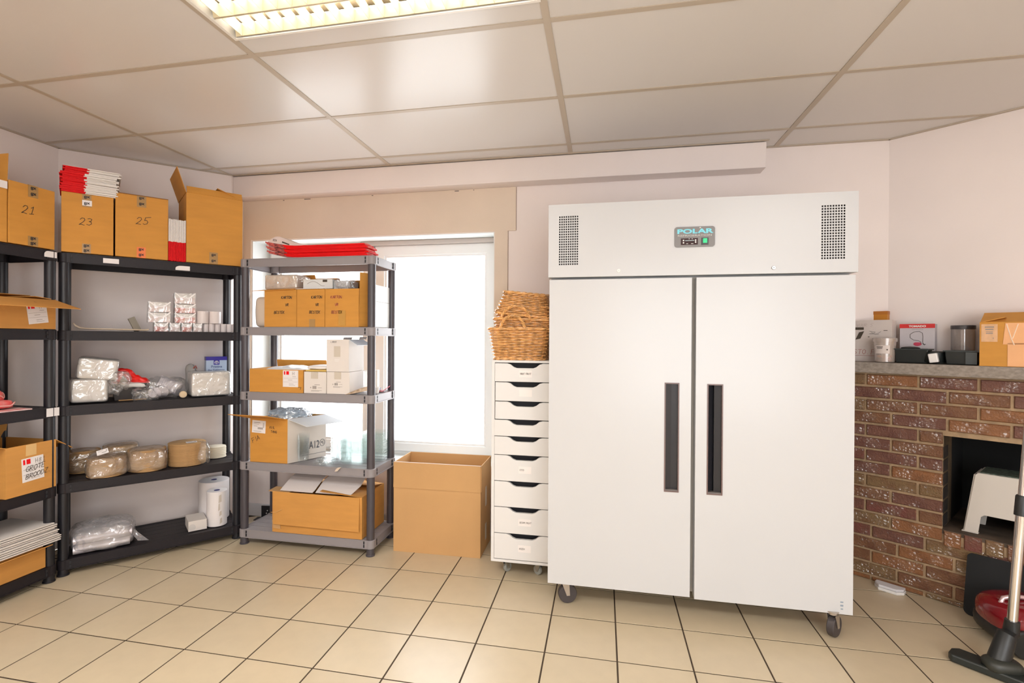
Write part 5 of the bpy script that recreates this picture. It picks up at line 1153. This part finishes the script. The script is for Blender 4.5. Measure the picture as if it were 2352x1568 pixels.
b = MB(); b.tube([(.092, -.002, .198), (.108, -.002, .13), (.118, -.002, .10)], .0022, 5); b.tube([(.13, -.002, .198), (.112, -.002, .13)], .002, 5); b.build('tape_crease_glare', mat('tape_glare', (.85, .68, .52), .2), mc)  # tape creases as pale ridges, with glare put into their colour
# step stool on the hearth ledge
t = thing('step_stool', 'pale plastic step stool with a grip top standing on the hearth ledge', 'step stool', rp(2.715, 3.600, OZ0+.002), RM-.02)
STO = mat('pale_stool_plastic', (.60, .555, .50), .45)
fr_ = [(0, 0), (.052, 0), (.062, .085), (.075, .096), (.225, .096), (.238, .085), (.246, 0), (.295, 0), (.258, .288), (.246, .298), (.052, .298), (.040, .288)]
b = MB(); b.prism(fr_, 0, .006, 'y'); b.prism(fr_, .194, .200, 'y')
for (x0_, x1_) in ((.002, .042), (.258, .293)): pass
b.slab((.002, .006, 0), (0, .188, 0), (.038, 0, .288), -.006); b.slab((.289, .006, 0), (0, .188, 0), (-.035, 0, .288), .006); b.box(.046, .252, .006, .194, .290, .298)
b.box(-.008, .054, -.006, .02, 0, .005); b.build('stool_body', STO, t, bevel=.002)
MB().box(.056, .244, .012, .188, .298, .3025).build('grip_top', mat('speckled_green_grip', (.10, .13, .10), .7, var=.8, vscale=70), t)
# black panel leaning at the foot of the fireplace
t = thing('hearth_board', 'black rounded sheet leaning against the bottom of the fireplace', 'panel', rp(2.740, 3.478, .0015), rot=(R(-8), 0, RM))
pl = []
for (cx, cz, a0) in ((.40-.02, .292-.02, 0), (.02, .292-.02, 90), (.02, .03, 180), (.38, .03, 270)):
    for i in range(6): a = R(a0+90*i/5); r_ = .02 if cz > .1 else .028; pl.append((cx+r_*math.cos(a), cz+r_*math.sin(a)))
MB().prism(pl, -.0005, .005, 'y').build('panel_sheet', mat('matt_black_sheet', (.004, .0045, .005), .8), t)
# white bait tray on the floor
t = thing('white_tray', 'small white plastic tray with cut corners on the floor before the fireplace', 'tray', (4.035, 1.240, 0), RM)
pl = [(0, 0), (.025, -.038), (.105, -.038), (.130, -.010), (.130, .028), (0, .028)]
MB().prism(pl, 0, .014, 'z').build('tray_base', WHP, t, bevel=.002); MB().prism([(x*.97+.002, y*.94) for x, y in pl], .015, .028, 'z').build('tray_top', mat('bluish_white_plastic', (.70, .69, .72), .35), t, bevel=.003)
# ------------------------------------------------------------------ vacuum cleaner
vc = thing('vacuum_cleaner', 'dark red canister vacuum cleaner with a chrome wand and black floor head', 'vacuum cleaner', (0, 0, 0))
VB = mat('vacuum_black', (.014, .015, .015), .4); VR = mat('dark_red_gloss', (.20, .004, .010), .12, coat=.8)
cx, cy = 4.418, .79
b = MB(); b.blob((cx, cy, .112), (.158, .150, .084), .72, 0, 1, 0, 44, 24, flat=False); b.build('canister_shell', VR, vc, smooth=True)
b = MB(); b.blob((cx, cy, .062), (.158, .150, .052), .6, 0, 1, 0, 40, 16, flat=False); b.build('canister_base', VB, vc, smooth=True)
b = MB(); b.lathe([(.0, -.012), (.052, -.012), (.058, -.006), (.058, .006), (.052, .012), (0, .012)], 30, (cx-.10, cy-.135, .0585), axis='y'); b.build('wheel', VB, vc, smooth=True)
b = MB(); b.lathe([(.0, -.012), (.052, -.012), (.058, -.006), (.058, .006), (.052, .012), (0, .012)], 30, (cx+.10, cy-.135, .0585), axis='y'); b.build('wheel', VB, vc, smooth=True)
b = MB(); b.tube([(cx-.115, cy-.02, .172), (cx-.105, cy-.02, .198), (cx-.06, cy-.02, .210), (cx-.01, cy-.02, .206)], .009, 10); b.build('carry_handle', mat('pale_pink_chrome', (.62, .45, .45), .2, metal=.5), vc, smooth=True)
hd = Vector((.74, -.67, 0)).normalized(); hp = Vector((-hd.y, hd.x, 0)); H0 = Vector((3.995, .578, 0))
def hl(mb, poly, z0, z1): return mb.prism([tuple((H0+hd*a+hp*c_))[:2] for a, c_ in poly], z0, z1, 'z')
b = MB(); hl(b, [(0, .02), (.012, 0), (.30, 0), (.315, .02), (.315, .070), (.30, .085), (.02, .085), (0, .06)], .003, .034); b.build('floor_head', mat('head_black', (.016, .020, .018), .45), vc, bevel=.006)
b = MB(); hl(b, [(.115, .012), (.155, .012), (.155, .018), (.115, .018)], .034, .0365); b.build('white_stripe', mat('pale_green_stripe', (.62, .72, .60), .4), vc)
hc = H0+hd*.155+hp*.05; wf = Vector((4.200, .550, .175)); wt = Vector((4.236, .560, .64)); wd_ = (wt-wf).normalized()
b = MB(); b.tube([hc+Vector((-.02, -.01, .028)), hc+Vector((.0, .015, .06)), hc.lerp(wf, .5)+Vector((0, 0, .07)), wf+Vector((-.002, 0, -.02)), wf+wd_*.03], [.034, .036, .030, .026, .023], 18); b.build('swivel_neck', VB, vc, smooth=True)
b = MB(); b.blob(tuple(hc+Vector((.0, .0, .045))), (.062, .045, .026), .7, 0, 1, 0, 24, 12, flat=False); b.build('head_cover', mat('head_cover_plastic', (.030, .032, .026), .45), vc, smooth=True)
b = MB(); b.tube([wf, wt], .0165, 24); b.build('chrome_wand', CHROME, vc, smooth=True)
b = MB(); b.tube([wt-wd_*.02, wt+wd_*.055, wt+wd_*.06], [.022, .021, .018], 20); b.build('wand_clip', VB, vc, smooth=True)
b = MB(); b.tube([wt+wd_*.03, wt+wd_*.40], .0145, 20); b.build('chrome_wand', CHROME, vc, smooth=True)
b = MB(); pts = []
p0 = wt+wd_*.40; p3 = Vector((cx+.10, cy-.06, .20))
for i in range(61):
    u = i/60; q = p0*(1-u)**3+(p0+Vector((.10, .02, .35)))*3*u*(1-u)**2+(p3+Vector((.45, -.05, .45)))*3*u*u*(1-u)+p3*u**3; pts.append(q)
b.tube(pts, [.016+.002*(i % 2) for i in range(61)], 12); b.build('hose', VB, vc, smooth=True)
